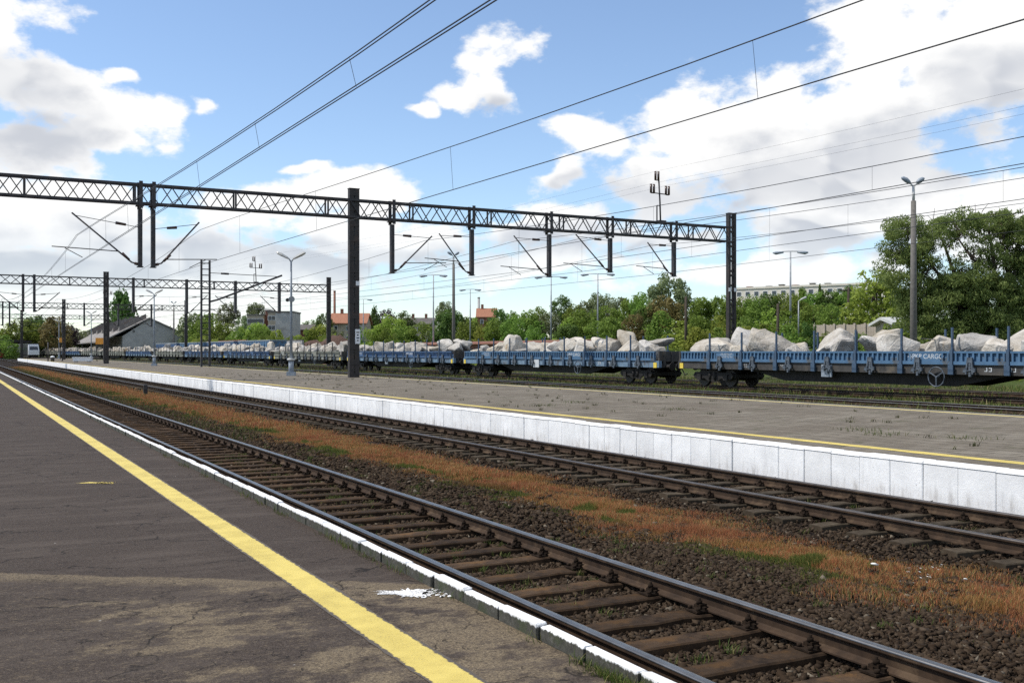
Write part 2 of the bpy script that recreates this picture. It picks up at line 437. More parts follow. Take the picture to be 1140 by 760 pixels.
def rock_material():
    m, nt, N, L, b = nodes('pale_quarry_limestone')
    tc = N.new('ShaderNodeTexCoord').outputs['Object']
    n1 = noise(N, L, tc, 1.6, 8, .62); n2 = noise(N, L, tc, 7, 6, .65); n3 = noise(N, L, tc, .7, 3, .5, 1.0)
    c = ramp(N, L, n1, [(.3, (.38,.34,.28)), (.5, (.55,.51,.45)), (.72, (.68,.65,.60))])
    c = mixc(N, L, mapr(N, L, n3, .56, .70), c, (.40, .30, .19))
    c = mixc(N, L, mapr(N, L, n2, .58, .75, 0, .6), c, (.27, .25, .22))
    oi = N.new('ShaderNodeObjectInfo').outputs['Random']
    hs = N.new('ShaderNodeHueSaturation'); L.new(c, hs.inputs['Color'])
    L.new(math_(N, L, 'MULTIPLY_ADD', oi, .40, .55), hs.inputs['Value']); L.new(math_(N, L, 'MULTIPLY_ADD', math_(N, L, 'FRACT', math_(N, L, 'MULTIPLY', oi, 7.3)), .9, .6), hs.inputs['Saturation']); c = hs.outputs[0]
    L.new(c, b.inputs['Base Color']); b.inputs['Roughness'].default_value = .92
    h = math_(N, L, 'MULTIPLY_ADD', n2, .4, n1)
    bump(N, L, b, h, .8, .12); return m
MT['rock'] = rock_material()

def ground_material():
    m, nt, N, L, b = nodes('yard_ground')
    ps = N.new('ShaderNodeNewGeometry').outputs['Position']
    sx = N.new('ShaderNodeSeparateXYZ'); L.new(ps, sx.inputs[0])
    X = sx.outputs[0]
    n1 = noise(N, L, ps, .35, 6, .6); n2 = noise(N, L, ps, 5, 6, .65); n3 = noise(N, L, ps, 28, 4, .6)
    vo = N.new('ShaderNodeTexVoronoi'); vo.inputs['Scale'].default_value = 20; L.new(ps, vo.inputs['Vector'])
    ball = ramp(N, L, n3, [(.3, (.016,.010,.007)), (.6, (.046,.031,.020)), (.8, (.082,.058,.038))])
    ball = mixc(N, L, mapr(N, L, vo.outputs['Distance'], .1, .5), ball, (.018,.013,.010))
    earth = ramp(N, L, n2, [(.3, (.06,.052,.036)), (.7, (.12,.105,.07))])
    grass = ramp(N, L, n2, [(.3, (.040,.062,.017)), (.7, (.085,.115,.030))])
    yard = mixc(N, L, mapr(N, L, n1, .40, .58), earth, grass)
    c = mixc(N, L, mapr(N, L, X, 14, 22), ball, yard)
    Xw = math_(N, L, 'ADD', X, math_(N, L, 'MULTIPLY', n1, 8))
    c = mixc(N, L, mapr(N, L, Xw, 54, 62), c, grass)
    L.new(c, b.inputs['Base Color']); b.inputs['Roughness'].default_value = .95
    h = math_(N, L, 'ADD', n3, math_(N, L, 'MULTIPLY', vo.outputs['Distance'], -1.2))
    b.inputs['Specular IOR Level'].default_value = .1
    bump(N, L, b, h, .9, .04); return m
MT['ground'] = ground_material()

def asphalt_material():
    m, nt, N, L, b = nodes('worn_dark_asphalt')
    ps = N.new('ShaderNodeNewGeometry').outputs['Position']
    sx = N.new('ShaderNodeSeparateXYZ'); L.new(ps, sx.inputs[0])
    fine = noise(N, L, ps, 130, 3, .6); mid = noise(N, L, ps, 6, 6, .65); big = noise(N, L, ps, .8, 5, .6)
    base = ramp(N, L, fine, [(.30, (.019,.0140,.011)), (.52, (.050,.038,.031)), (.74, (.120,.096,.078))])
    stv = N.new('ShaderNodeMapping'); stv.inputs['Rotation'].default_value = (0, 0, .6); stv.inputs['Scale'].default_value = (.7, 3.2, 1); L.new(ps, stv.inputs['Vector'])
    base = mixc(N, L, mapr(N, L, noise(N, L, stv.outputs[0], 1.1, 8, .68), .44, .66, 0, .6), base, (.085,.068,.056))
    base = mixc(N, L, mapr(N, L, mid, .56, .70, 0, .5), base, (.020,.016,.014))
    grain = noise(N, L, ps, 42, 5, .72)
    base = mixc(N, L, mapr(N, L, grain, .56, .68, 0, .6), base, (.135,.112,.092))
    base = mixc(N, L, mapr(N, L, grain, .30, .42, .7, 0), base, (.016,.012,.010))
    # older surface this side of a joint that crosses the platform; sandy aggregate shows where it has worn
    jn = noise(N, L, ps, 1.7, 5, .6)
    # signed distance to the joint line from (0.3, 8.7) to (2.75, 7.0)
    ln = math_(N, L, 'MULTIPLY_ADD', sx.outputs[0], .570, math_(N, L, 'MULTIPLY', sx.outputs[1], .8216))
    dj = math_(N, L, 'SUBTRACT', 7.33, math_(N, L, 'MULTIPLY_ADD', jn, .35, math_(N, L, 'SUBTRACT', ln, .15)))
    old = mapr(N, L, dj, -.02, .04)
    seam = math_(N, L, 'MULTIPLY', old, mapr(N, L, dj, .10, .34, 1, 0))
    mp = N.new('ShaderNodeMapping'); mp.inputs['Rotation'].default_value = (0, 0, .55); mp.inputs['Scale'].default_value = (1.0, 1.55, 1)
    L.new(ps, mp.inputs['Vector'])
    pw = noise(N, L, mp.outputs[0], 1.5, 9, .72)
    patch = mapr(N, L, math_(N, L, 'MULTIPLY_ADD', sx.outputs[0], .055, pw), .565, .67)
    speck = mapr(N, L, noise(N, L, mp.outputs[0], 22, 6, .75), .53, .63)
    wear = math_(N, L, 'MULTIPLY', old, math_(N, L, 'MAXIMUM', patch, math_(N, L, 'MULTIPLY', speck, .55)))
    wear = math_(N, L, 'MAXIMUM', wear, math_(N, L, 'MULTIPLY', seam, .85))
    grit = noise(N, L, ps, 90, 4, .75)
    tan = ramp(N, L, grit, [(.34, (.055,.045,.034)), (.5, (.170,.132,.084)), (.66, (.29,.232,.155))])
    wear = math_(N, L, 'MULTIPLY', wear, mapr(N, L, noise(N, L, ps, 38, 5, .75), .36, .56, .25, 1.0))
    c = mixc(N, L, math_(N, L, 'MULTIPLY', wear, .86), base, tan)
    # cracks
    wp = N.new('ShaderNodeVectorMath'); wp.operation = 'ADD'
    nz = N.new('ShaderNodeTexNoise'); nz.inputs['Scale'].default_value = 2.6; nz.inputs['Detail'].default_value = 6
    L.new(ps, nz.inputs['Vector'])
    sc = N.new('ShaderNodeVectorMath'); sc.operation = 'SCALE'; L.new(nz.outputs['Color'], sc.inputs[0]); sc.inputs['Scale'].default_value = .7
    L.new(ps, wp.inputs[0]); L.new(sc.outputs[0], wp.inputs[1])
    vo = N.new('ShaderNodeTexVoronoi'); vo.feature = 'DISTANCE_TO_EDGE'; vo.inputs['Scale'].default_value = .55
    L.new(wp.outputs[0], vo.inputs['Vector'])
    vo2 = N.new('ShaderNodeTexVoronoi'); vo2.feature = 'DISTANCE_TO_EDGE'; vo2.inputs['Scale'].default_value = 1.9
    L.new(wp.outputs[0], vo2.inputs['Vector'])
    ck = mapr(N, L, vo.outputs['Distance'], .000, .011, 1, 0)
    ck2 = math_(N, L, 'MULTIPLY', mapr(N, L, vo2.outputs['Distance'], .0, .014, 1, 0), math_(N, L, 'MULTIPLY', old, mapr(N, L, mid, .45, .6)))
    ck = math_(N, L, 'MULTIPLY', math_(N, L, 'MAXIMUM', ck, ck2), mapr(N, L, mid, .38, .56))
    c = mixc(N, L, math_(N, L, 'MULTIPLY', ck, .85), c, (.012,.010,.009))
    # pale specks: grit and chewing gum
    vs = N.new('ShaderNodeTexVoronoi'); vs.inputs['Scale'].default_value = 5.0; L.new(ps, vs.inputs['Vector'])
    sp = N.new('ShaderNodeSeparateColor'); L.new(vs.outputs['Color'], sp.inputs[0])
    dots = math_(N, L, 'MULTIPLY', mapr(N, L, vs.outputs['Distance'], .03, .055, 1, 0), mapr(N, L, sp.outputs[0], .80, .82))
    c = mixc(N, L, dots, c, (.34,.32,.29))
    L.new(c, b.inputs['Base Color']); b.inputs['Roughness'].default_value = .82
    b.inputs['Specular IOR Level'].default_value = .12
    h = math_(N, L, 'MULTIPLY_ADD', mid, 1.5, math_(N, L, 'MULTIPLY', fine, .6))
    h = math_(N, L, 'SUBTRACT', h, math_(N, L, 'MULTIPLY', ck, 1.2))
    bump(N, L, b, h, .5, .012); return m
MT['asphalt'] = asphalt_material()

def paint_line_material(name, col, col2, wear_lo, wear_hi):
    m, nt, N, L, b = nodes(name)
    ps = N.new('ShaderNodeNewGeometry').outputs['Position']
    a = noise(N, L, ps, 3, 6, .65); f = noise(N, L, ps, 70, 4, .7)
    c = mixc(N, L, mapr(N, L, a, .35, .65), col, col2)
    w = mapr(N, L, math_(N, L, 'MULTIPLY_ADD', a, .3, math_(N, L, 'MULTIPLY', f, .7)), wear_lo, wear_hi)
    sx = N.new('ShaderNodeSeparateXYZ'); L.new(ps, sx.inputs[0])
    ed = math_(N, L, 'MINIMUM', math_(N, L, 'ABSOLUTE', math_(N, L, 'SUBTRACT', sx.outputs[0], 2.098)), math_(N, L, 'ABSOLUTE', math_(N, L, 'SUBTRACT', sx.outputs[0], 2.362)))
    rag = mapr(N, L, math_(N, L, 'SUBTRACT', ed, math_(N, L, 'MULTIPLY', noise(N, L, ps, 16, 6, .75), .075)), -.022, -.010, 1, 0)      # brushed, worn edges
    w = math_(N, L, 'MAXIMUM', w, rag)
    c = mixc(N, L, w, c, (.075,.060,.045))
    L.new(c, b.inputs['Base Color']); b.inputs['Roughness'].default_value = .7
    bump(N, L, b, f, .3, .004); return m
MT['yellow'] = paint_line_material('yellow_line_paint', (.60,.475,.12), (.50,.39,.09), .55, .70)
MT['white_worn'] = paint_line_material('spilled_white_paint', (.82,.82,.82), (.66,.66,.65), .50, .58)
MT['yellow_pale'] = paint_line_material('faded_yellow_line_paint', (.62,.52,.22), (.50,.41,.15), .57, .70)

def paver_material():
    m, nt, N, L, b = nodes('grey_platform_pavers')
    ps = N.new('ShaderNodeNewGeometry').outputs['Position']
    mp = N.new('ShaderNodeMapping'); L.new(ps, mp.inputs['Vector']); mp.inputs['Rotation'].default_value = (0, 0, math.pi / 2)
    br = N.new('ShaderNodeTexBrick'); L.new(mp.outputs[0], br.inputs['Vector'])
    br.inputs['Scale'].default_value = 1.0; br.inputs['Brick Width'].default_value = .5; br.inputs['Row Height'].default_value = .5
    br.inputs['Mortar Size'].default_value = .018; br.inputs['Bias'].default_value = 0
    br.inputs['Color1'].default_value = (.155,.136,.108,1); br.inputs['Color2'].default_value = (.205,.182,.148,1); br.inputs['Mortar'].default_value = (.055,.046,.034,1)
    n1 = noise(N, L, ps, .5, 7, .65); n2 = noise(N, L, ps, 12, 6, .7)
    c = mixc(N, L, mapr(N, L, n1, .35, .68, 0, .75), br.outputs[0], (.108,.090,.070))
    c = mixc(N, L, mapr(N, L, n2, .5, .72, 0, .6), c, (.19,.168,.14))
    n4 = noise(N, L, ps, 1.3, 7, .7)
    c = mixc(N, L, mapr(N, L, n4, .56, .68, 0, .7), c, (.070,.070,.040))
    L.new(c, b.inputs['Base Color']); b.inputs['Roughness'].default_value = .9; b.inputs['Specular IOR Level'].default_value = .12
    bump(N, L, b, math_(N, L, 'MULTIPLY_ADD', br.outputs['Fac'], -1.0, n2), .5, .012); return m
MT['paver'] = paver_material()

# ------------------------------------------------------------------ ground and terrain
def terrain(X, Y):
    t = max(0.0, X + 6.0 * math.sin(Y * .021) - 56.0)
    h = 3.4 * (1 - math.exp(-(t / 22.0) ** 1.6)) + 0.052 * max(0.0, t - 20)
    h = min(h, 13 + .01 * t)
    fy = 1.0 if Y < 110 else max(.25, 1.0 - (Y - 110) / 160.0)
    return -0.24 + h * fy
def build_ground():
    xs = np.concatenate([[-4000, -900, -200, -40, -2, 2.9], np.linspace(3.1, 12.3, 24), [12.5, 18, 24, 30, 36, 42, 48, 54], np.arange(57, 132, 4.0), [140,160,190,230,280,340,420,600,1000,2500,6000]])
    ys = np.concatenate([[-2000, -400, -80, -20], np.linspace(0, 40, 60), np.arange(46, 320, 8.0), [330,360,400,480,600,900,1600,3500,8000]])
    V, F = [], []
    for y in ys:
        for x in xs:
            z = terrain(x, y)
            if 3.0 < x < 12.4: z += .012
            V.append((x, y, z))
    n = len(xs)
    for j in range(len(ys) - 1):
        for i in range(n - 1): F.append((j*n+i, j*n+i+1, (j+1)*n+i+1, (j+1)*n+i))
    mb = MB(); mb.add(V, F, True)
    tag(mb.build('ground', MT['ground']), kind='structure')
build_ground()

# ------------------------------------------------------------------ platforms
PZ, KZ, FZ = 0.31, 0.40, 0.38        # near platform surface, its kerb, far platform surface (rail head = 0)
T1, T2 = 4.73, 10.58                  # track centres
WALL_X, FAR_X = 12.42, 23.7
def build_platforms():
    p = MB().box(-90, 2.974, -8, 420, -.6, PZ).build('near_platform', MT['asphalt'])
    tag(p, kind='structure')
    # yellow line: hand-painted, edges waver
    ys = np.concatenate([np.arange(2.0, 30, .12), np.arange(30, 300, 2.0)])
    V, F = [], []
    for i, y in enumerate(ys):
        w = .005 if y < 30 else 0
        V += [(2.098 + rnd.uniform(-w, w) + .005*math.sin(y*1.9), y, PZ + .004), (2.362 + rnd.uniform(-w, w) + .006*math.sin(y*2.7+1), y, PZ + .004)]
    for i in range(len(ys) - 1): F.append((2*i, 2*i+1, 2*i+3, 2*i+2))
    MB().add(V, F).build('yellow_line', MT['yellow'], p)
    # kerb stones
    def kerb_mesh(seed):
        r = random.Random(seed); b = bmesh.new()
        bmesh.ops.create_cube(b, size=1.0)
        for v in b.verts: v.co = Vector((v.co.x * .072, v.co.y * .487, v.co.z * .5))
        bmesh.ops.bevel(b, geom=b.edges[:], offset=.010, segments=1, affect='EDGES')
        for v in b.verts: v.co += Vector((r.uniform(-.005, .005), r.uniform(-.004, .004), r.uniform(-.005, .005)))
        m = bpy.data.meshes.new('kerb_stone'); b.to_mesh(m); b.free()
        m.materials.append(MT['kerb']); return m
    ms = [kerb_mesh(i) for i in range(6)]
    y = 2.2; k = 0
    while y < 62:
        put('kerb_stone', ms[k % 6], p, (3.012 + rnd.uniform(-.004, .004), y + .25, KZ - .25 + rnd.uniform(-.010, .006)), (0, 0, rnd.uniform(-.012, .012)))
        y += .5; k += 1
    MB().box(2.976, 3.048, y, 420, -.1, KZ).build('kerb_run', MT['kerb'], p)
    # far platform: body, pavers, painted line, wall blocks
    q = MB().box(WALL_X + .30, FAR_X - .25, -20, 258, -.6, FZ - .012).build('far_platform', MT['paver'])
    tag(q, kind='structure')
    for x0, x1, nm, mt in ((13.38, 13.66, 'yellow_line', 'yellow'), (FAR_X - .75, FAR_X - .5, 'pale_edge_line', 'yellow_pale')):
        V, F = [], []
        ys = np.concatenate([np.arange(5, 60, .4), np.arange(60, 258, 4.0)])
        for yy in ys: V += [(x0 + rnd.uniform(-.02, .02), yy, FZ - .012 + .004), (x1 + rnd.uniform(-.02, .02), yy, FZ - .012 + .004)]
        for i in range(len(ys) - 1): F.append((2*i, 2*i+1, 2*i+3, 2*i+2))
        MB().add(V, F).build(nm, MT[mt], q)
    def block_mesh(seed):
        r = random.Random(100 + seed); mb = MB()
        prof = [(0, -.60), (0, .335), (-.012, .352), (0, .378), (.012, .388), (.30, .384), (.30, -.60)]
        mb.extr(prof, [-.2975, -.286, .286, .2975])
        v = []
        for (x, y2, z) in mb.v:
            if abs(y2) > .29: x += .009 if x < .05 else 0; z -= .006 if z > .3 else 0
            v.append((x, y2, z))
        mb.v = v
        return mb.mesh('edge_block', MT['white_paint'])
    bm_ = [block_mesh(i) for i in range(8)]
    y = 5.0; k = 0
    while k < 240:
        put('edge_block', bm_[rnd.randrange(8)], q, (WALL_X + rnd.uniform(-.012, .012), y + .3, rnd.uniform(-.010, .008)), (0, rnd.uniform(-.010, .010), rnd.uniform(-.008, .008)))
        y += .6; k += 1
    MB().extr([(0, -.6), (0, .35), (-.01, .37), (0, .388), (.3, .384), (.3, -.6)], [y, 258]).add([], []).build('edge_wall_run', MT['white_paint'], q, (WALL_X, 0, 0))
    MB().extr([(0, -.6), (0, .372), (.25, .372), (.25, -.6)], [-20, 258]).build('rear_edge_wall', MT['concrete'], q, (FAR_X - .25, 0, 0))
    return p, q
def kerb_material():
    m, nt, N, L, b = nodes('kerb_stone_white_top')
    ge = N.new('ShaderNodeNewGeometry'); ps = ge.outputs['Position']
    sx = N.new('ShaderNodeSeparateXYZ'); L.new(ps, sx.inputs[0])
    n = noise(N, L, ps, 26, 6, .7); n2 = noise(N, L, ps, 6, 5, .6)
    mp = N.new('ShaderNodeMapping'); mp.inputs['Scale'].default_value = (1, 1, .12); L.new(ps, mp.inputs['Vector'])
    drip = noise(N, L, mp.outputs[0], 30, 6, .75)
    stone = ramp(N, L, n, [(.3, (.022,.021,.016)), (.6, (.065,.062,.050)), (.8, (.15,.145,.13))])
    stone = mixc(N, L, mapr(N, L, n2, .5, .62, 0, .7), stone, (.035,.045,.016))
    # brushed white paint on top, running a little way down the sides
    lim = math_(N, L, 'MULTIPLY_ADD', drip, -.055, KZ + .008)
    pz = math_(N, L, 'SUBTRACT', sx.outputs[2], lim)
    w = mapr(N, L, pz, -.006, .006)
    c = mixc(N, L, w, stone, ramp(N, L, n2, [(.35, (.84,.84,.84)), (.7, (.70,.70,.69))]))
    L.new(c, b.inputs['Base Color']); b.inputs['Roughness'].default_value = .8
    bump(N, L, b, n, .5, .01); return m
MT['kerb'] = kerb_material()
NEAR_PLATFORM, FAR_PLATFORM = build_platforms()

# white paint spilled beside the kerb, small marks on the asphalt
def splat(name, cx, cy, rx, ry, mat, rot, seed, parent, z=PZ):
    r = random.Random(seed); n = 72; V = [(cx, cy, z + .005)]
    amp = [r.random() for _ in range(n)]
    for i in range(n):
        t = 2 * math.pi * i / n
        k = .62 + .38 * amp[i] + .18 * math.sin(3 * t + seed) + (.35 * amp[(i * 7) % n] if amp[i] > .75 else 0)
        x, y = rx * k * math.cos(t), ry * k * math.sin(t)
        V.append((cx + x * math.cos(rot) - y * math.sin(rot), cy + x * math.sin(rot) + y * math.cos(rot), z + .005))
    F = [(0, 1 + i, 1 + (i + 1) % n) for i in range(n)]
    mb = MB().add(V, F)
    for _ in range(40):     # brushed-off droplets towards one end
        a = r.uniform(.5, 1.9); s = r.uniform(.003, .012)
        x, y = rx * a, ry * r.uniform(-1.0, .9); X, Y = cx + x * math.cos(rot) - y * math.sin(rot), cy + x * math.sin(rot) + y * math.cos(rot)
        mb.add([(X + s*2.5*math.cos(t + rot), Y + s*2.5*math.sin(t), z + .005) for t in (0, 1.3, 2.5, 3.8, 5.1)], [(0,1,2,3,4)])
    return mb.build(name, mat, parent)
X_, Y_ = at_d(455, 7.13)
splat('paint_spill', X_, Y_, .20, .13, MT['white_worn'], -TH, 5, NEAR_PLATFORM)
X_, Y_ = at_d(101, 13.1)
splat('paint_mark', X_, Y_, .16, .07, MT['yellow'], -TH, 9, NEAR_PLATFORM)

# ------------------------------------------------------------------ tracks
RAIL = [(-.0625,-.149),(-.0625,-.138),(-.022,-.122),(-.009,-.112),(-.008,-.048),(-.030,-.038),(-.0345,-.030),(-.034,-.006),(-.028,-.0005),
        (.028,-.0005),(.034,-.006),(.0345,-.030),(.030,-.038),(.008,-.048),(.009,-.112),(.022,-.122),(.0625,-.138),(.0625,-.149)]
HEAD = [(-.0352,-.014),(-.0345,-.006),(-.028,.0005),(-.012,.0025),(.012,.0025),(.028,.0005),(.0345,-.006),(.0352,-.014)]
def rail(parent, x, ys, top='rail_top', dx=lambda y: 0.0):
    r = MB().extr(RAIL, ys, dx).build('rail', MT['rail_side'], parent, (x, 0, 0))
    MB().extr(HEAD, ys, dx, closed=False, smooth=True).build('rail_head', MT[top], r)
    return r
def sleeper_mesh(seed, L=2.55, W=.235, mat='sleeper'):
    r = random.Random(seed); mb = MB(); n = 9; V, F = [], []
    for i in range(n + 1):
        x = -L / 2 + L * i / n
        w0, w1 = -W / 2 + r.uniform(-.012, .006), W / 2 + r.uniform(-.006, .012)
        zt = -.152 + r.uniform(-.010, .004)
        V += [(x, w0, -.32), (x, w0 + .004, zt - .012), (x, w0 + .018, zt), (x, w1 - .018, zt + r.uniform(-.004, .004)), (x, w1 - .004, zt - .012), (x, w1, -.32)]
    for i in range(n):
        for k in range(5): F.append((i*6+k, (i+1)*6+k, (i+1)*6+k+1, i*6+k+1))
    F += [tuple(range(6))[::-1], tuple(n*6 + k for k in range(6))]
    return mb.add(V, F).mesh('sleeper', MT[mat])
def fastening_mesh():
    mb = MB()
    mb.box(-.175, .175, -.078, .078, -.152, -.138)          # ribbed plate
    for s in (-1, 1):
        mb.box(s*.078 - .012, s*.078 + .012, -.07, .07, -.14, -.112)
        mb.box(s*.070 - .034, s*.070 + .034, -.032, .032, -.118, -.094)    # clip
        mb.tube([(s*.090, 0, -.12), (s*.090, 0, -.045)], .013, 6)
        mb.tube([(s*.090, 0, -.094), (s*.090, 0, -.068)], .024, 6)
        for t in (-.055, .055): mb.tube([(s*.142, t, -.14), (s*.142, t, -.110)], .019, 6)
    return mb.mesh('rail_fastening', MT['fastening'])
FAST = fastening_mesh()
def track(name, x, y0, y1, n_single, label_top, mat, top, pitch=.63, phase=0.0, W=.235):
    t = MB().box(x - 1.2, x + 1.2, y0 - 10, 400, -.45, -.235).build(name, MT['ground'])
    tag(t, kind='structure')
    ys = [y0 - 10, 420]
    for s in (-1, 1): rail(t, x + s * .7525, ys, top)
    ms = [sleeper_mesh(i + 10 * int(x), mat=mat, W=W) for i in range(7)]
    for i in range(n_single):
        y = y0 + phase + i * pitch + rnd.uniform(-.025, .025)
        s = put('sleeper', ms[rnd.randrange(7)], t, (x + rnd.uniform(-.04, .04), y, rnd.uniform(-.006, .004)), (0, 0, rnd.uniform(-.018, .018)))
        for sx in (-1, 1): put('rail_fastening', FAST, s, (x + sx * .7525 - s.location.x, 0, -s.location.z))
    mb = MB(); y = y0 + phase + n_single * pitch
    while y < 330:
        mb.box(x - 1.27, x + 1.27, y - W/2, y + W/2, -.3, -.155)
        for sx in (-1, 1): mb.box(x + sx*.7525 - .12, x + sx*.7525 + .12, y - .04, y + .04, -.155, -.07)
        y += pitch
    tag(mb.build('distant_sleepers', MT[mat], t), kind='stuff')
    return t
track('near_track', T1, 2.2, 330, 95, '', 'sleeper', 'rail_top', phase=.17)
track('middle_track', T2, 5.0, 330, 110, '', 'sleeper_grey', 'rail_dull', W=.22)
YARD = [27.0, 32.6, 38.9, 44.6]
def yard_track(x, name, top):
    t = MB().box(x - 1.3, x + 1.3, -20, 120, -.4, -.2).build(name, MT['ground']); tag(t, kind='structure')
    ys = [-20, 60, 150] + list(np.arange(170, 480, 20.0))
    for s in (-1, 1): rail(t, x + s * .7525, ys, top, bend)
    mb = MB()
    for y in np.arange(5, 150, .65): mb.box(x - 1.25, x + 1.25, y - .12, y + .12, -.3, -.16)
    tag(mb.build('buried_sleepers', MT['sleeper'], t), kind='stuff')
for x, nm, tp in zip(YARD, ('platform_siding', 'yard_track', 'freight_track', 'rear_siding'), ('rail_dull', 'rail_top', 'rail_dull', 'rail_dull')):
    yard_track(x, nm, tp)

# ballast stones near the camera: loose geometry
def ico():
    p = (1 + 5 ** .5) / 2
    v = np.array([(-1,p,0),(1,p,0),(-1,-p,0),(1,-p,0),(0,-1,p),(0,1,p),(0,-1,-p),(0,1,-p),(p,0,-1),(p,0,1),(-p,0,-1),(-p,0,1)], float)
    v /= np.linalg.norm(v[0])
    f = np.array([(0,11,5),(0,5,1),(0,1,7),(0,7,10),(0,10,11),(1,5,9),(5,11,4),(11,10,2),(10,7,6),(7,1,8),(3,9,4),(3,4,2),(3,2,6),(3,6,8),(3,8,9),(4,9,5),(2,4,11),(6,2,10),(8,6,7),(9,8,1)])
    return v, f
IV, IF = ico()
CV = np.array([(x, y, z) for z in (-1, 1) for (x, y) in ((-1,-1),(1,-1),(1,1),(-1,1))], float) * .72
CF = np.array([(0,2,1),(0,3,2),(4,5,6),(4,6,7),(0,1,5),(0,5,4),(1,2,6),(1,6,5),(2,3,7),(2,7,6),(3,0,4),(3,4,7)])
def stones(n, xr, yr, size, zfun, tones):
    """broken stone: cubes with every corner pushed in or out"""
    x = rng.uniform(*xr, n); y = rng.uniform(*yr, n)
    s = size[0] + (size[1] - size[0]) * rng.random(n) ** 1.6
    ax = rng.uniform(.55, 1.35, (n, 3)) * s[:, None]; ax[:, 2] *= .7
    v = (CV[None] * rng.uniform(.45, 1.25, (n, 8, 1)) + rng.uniform(-.28, .28, (n, 8, 3))) * ax[:, None, :]
    def rot(v, a, i, j):
        c, q = np.cos(a)[:, None], np.sin(a)[:, None]; w = v.copy()
        w[..., i] = v[..., i] * c - v[..., j] * q; w[..., j] = v[..., i] * q + v[..., j] * c; return w
    v = rot(v, rng.uniform(-.9, .9, n), 1, 2); v = rot(v, rng.uniform(0, 6.283, n), 0, 1)
    z = zfun(x, y) + s * rng.uniform(-.25, .45, n)
    P = v + np.stack([x, y, z], -1)[:, None, :]
    f = (CF[None] + (np.arange(n) * 8)[:, None, None]).reshape(-1, 3)
    t = np.array(tones); ti = rng.choice(len(t), n, p=[.34, .30, .21, .13, .02])
    col = np.repeat(t[ti] * rng.uniform(.75, 1.25, (n, 1)), 8, 0)
    return P.reshape(-1, 3), f, col
TONES = [(.034,.023,.015), (.050,.035,.023), (.066,.047,.031), (.082,.060,.041), (.17,.145,.11)]
def zball(x, y):
    d1, d2 = np.abs(x - T1), np.abs(x - T2)
    z = np.full(x.shape, -.212)
    z += np.where((d1 > .95) & (x > T1), .014 * np.sin(x * 3) * np.sin(y * 1.7), 0)
    z += np.where(d1 < .7, -.005, 0) + np.where(d2 < .7, .0, 0)
    return z
def build_ballast():
    parts = [stones(60000, (3.15, 7.6), (2.6, 10), (.008, .034), zball, TONES), stones(28000, (7.6, 12.35), (5, 15), (.010, .035), zball, TONES),
             stones(15000, (3.15, 7.4), (10, 20), (.022, .045), zball, TONES), stones(6500, (9.0, 12.35), (15, 30), (.025, .05), zball, TONES), stones(5500, (5.5, 7.2), (20, 42), (.03, .055), zball, TONES), stones(2600, (3.2, 5.5), (20, 40), (.03, .055), zball, TONES)]
    o = 0; V, F, C = [], [], []
    for v, f, c in parts: V.append(v); F.append(f + o); C.append(c); o += len(v)
    tag(put('ballast_stones', np_mesh('ballast_stones', np.concatenate(V), np.concatenate(F), MT['stone'], np.concatenate(C))),
        'loose brown crushed-stone ballast around the two near tracks', 'ballast', kind='stuff')
build_ballast()

# ------------------------------------------------------------------ grass and weeds
def blades(x, y, z, h, w, lean, col, bend2=True):
    n = len(x); a = rng.uniform(0, 6.283, n); b = rng.uniform(0, 6.283, n)
    wx, wy = np.cos(a) * w / 2, np.sin(a) * w / 2
    lx, ly = np.cos(b) * lean * h, np.sin(b) * lean * h
    p0 = np.stack([x - wx, y - wy, z], -1); p1 = np.stack([x + wx, y + wy, z], -1)
    m0 = np.stack([x - wx*.8 + lx*.35, y - wy*.8 + ly*.35, z + h*.55], -1); m1 = np.stack([x + wx*.8 + lx*.35, y + wy*.8 + ly*.35, z + h*.55], -1)
    tp = np.stack([x + lx, y + ly, z + h], -1)
    V = np.stack([p0, p1, m1, m0, tp], 1).reshape(-1, 3)
    o = (np.arange(n) * 5)[:, None]
    F = np.concatenate([o + np.array([[0,1,2]]), o + np.array([[0,2,3]]), o + np.array([[3,2,4]])])
    C = np.repeat(col, 5, 0)
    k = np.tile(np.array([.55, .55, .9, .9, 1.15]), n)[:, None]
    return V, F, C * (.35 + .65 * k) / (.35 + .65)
def join_blades(name, lst, label, cat):
    o = 0; V, F, C = [], [], []
    for v, f, c in lst: V.append(v); F.append(f + o); C.append(c); o += len(v)
    return tag(put(name, np_mesh(name, np.concatenate(V), np.concatenate(F), MT['blade'], np.concatenate(C))), label, cat, kind='stuff')
def pick(pal, p, n, var=.25):
    pal = np.array(pal); return pal[rng.choice(len(pal), n, p=p)] * rng.uniform(1 - var, 1 + var, (n, 1))
def vnoise(x, y, s, seed=0):
    return (np.sin(x*s + seed) * np.cos(y*s*.83 + seed*2.1) + .6*np.sin(x*s*2.3 + y*s*1.7 + seed*3) + .4*np.cos(y*s*3.9 - x*s*3.1 + seed)) / 2.0
RUST = [(.36,.115,.054), (.44,.180,.072), (.44,.265,.112), (.35,.255,.105), (.16,.175,.052)]
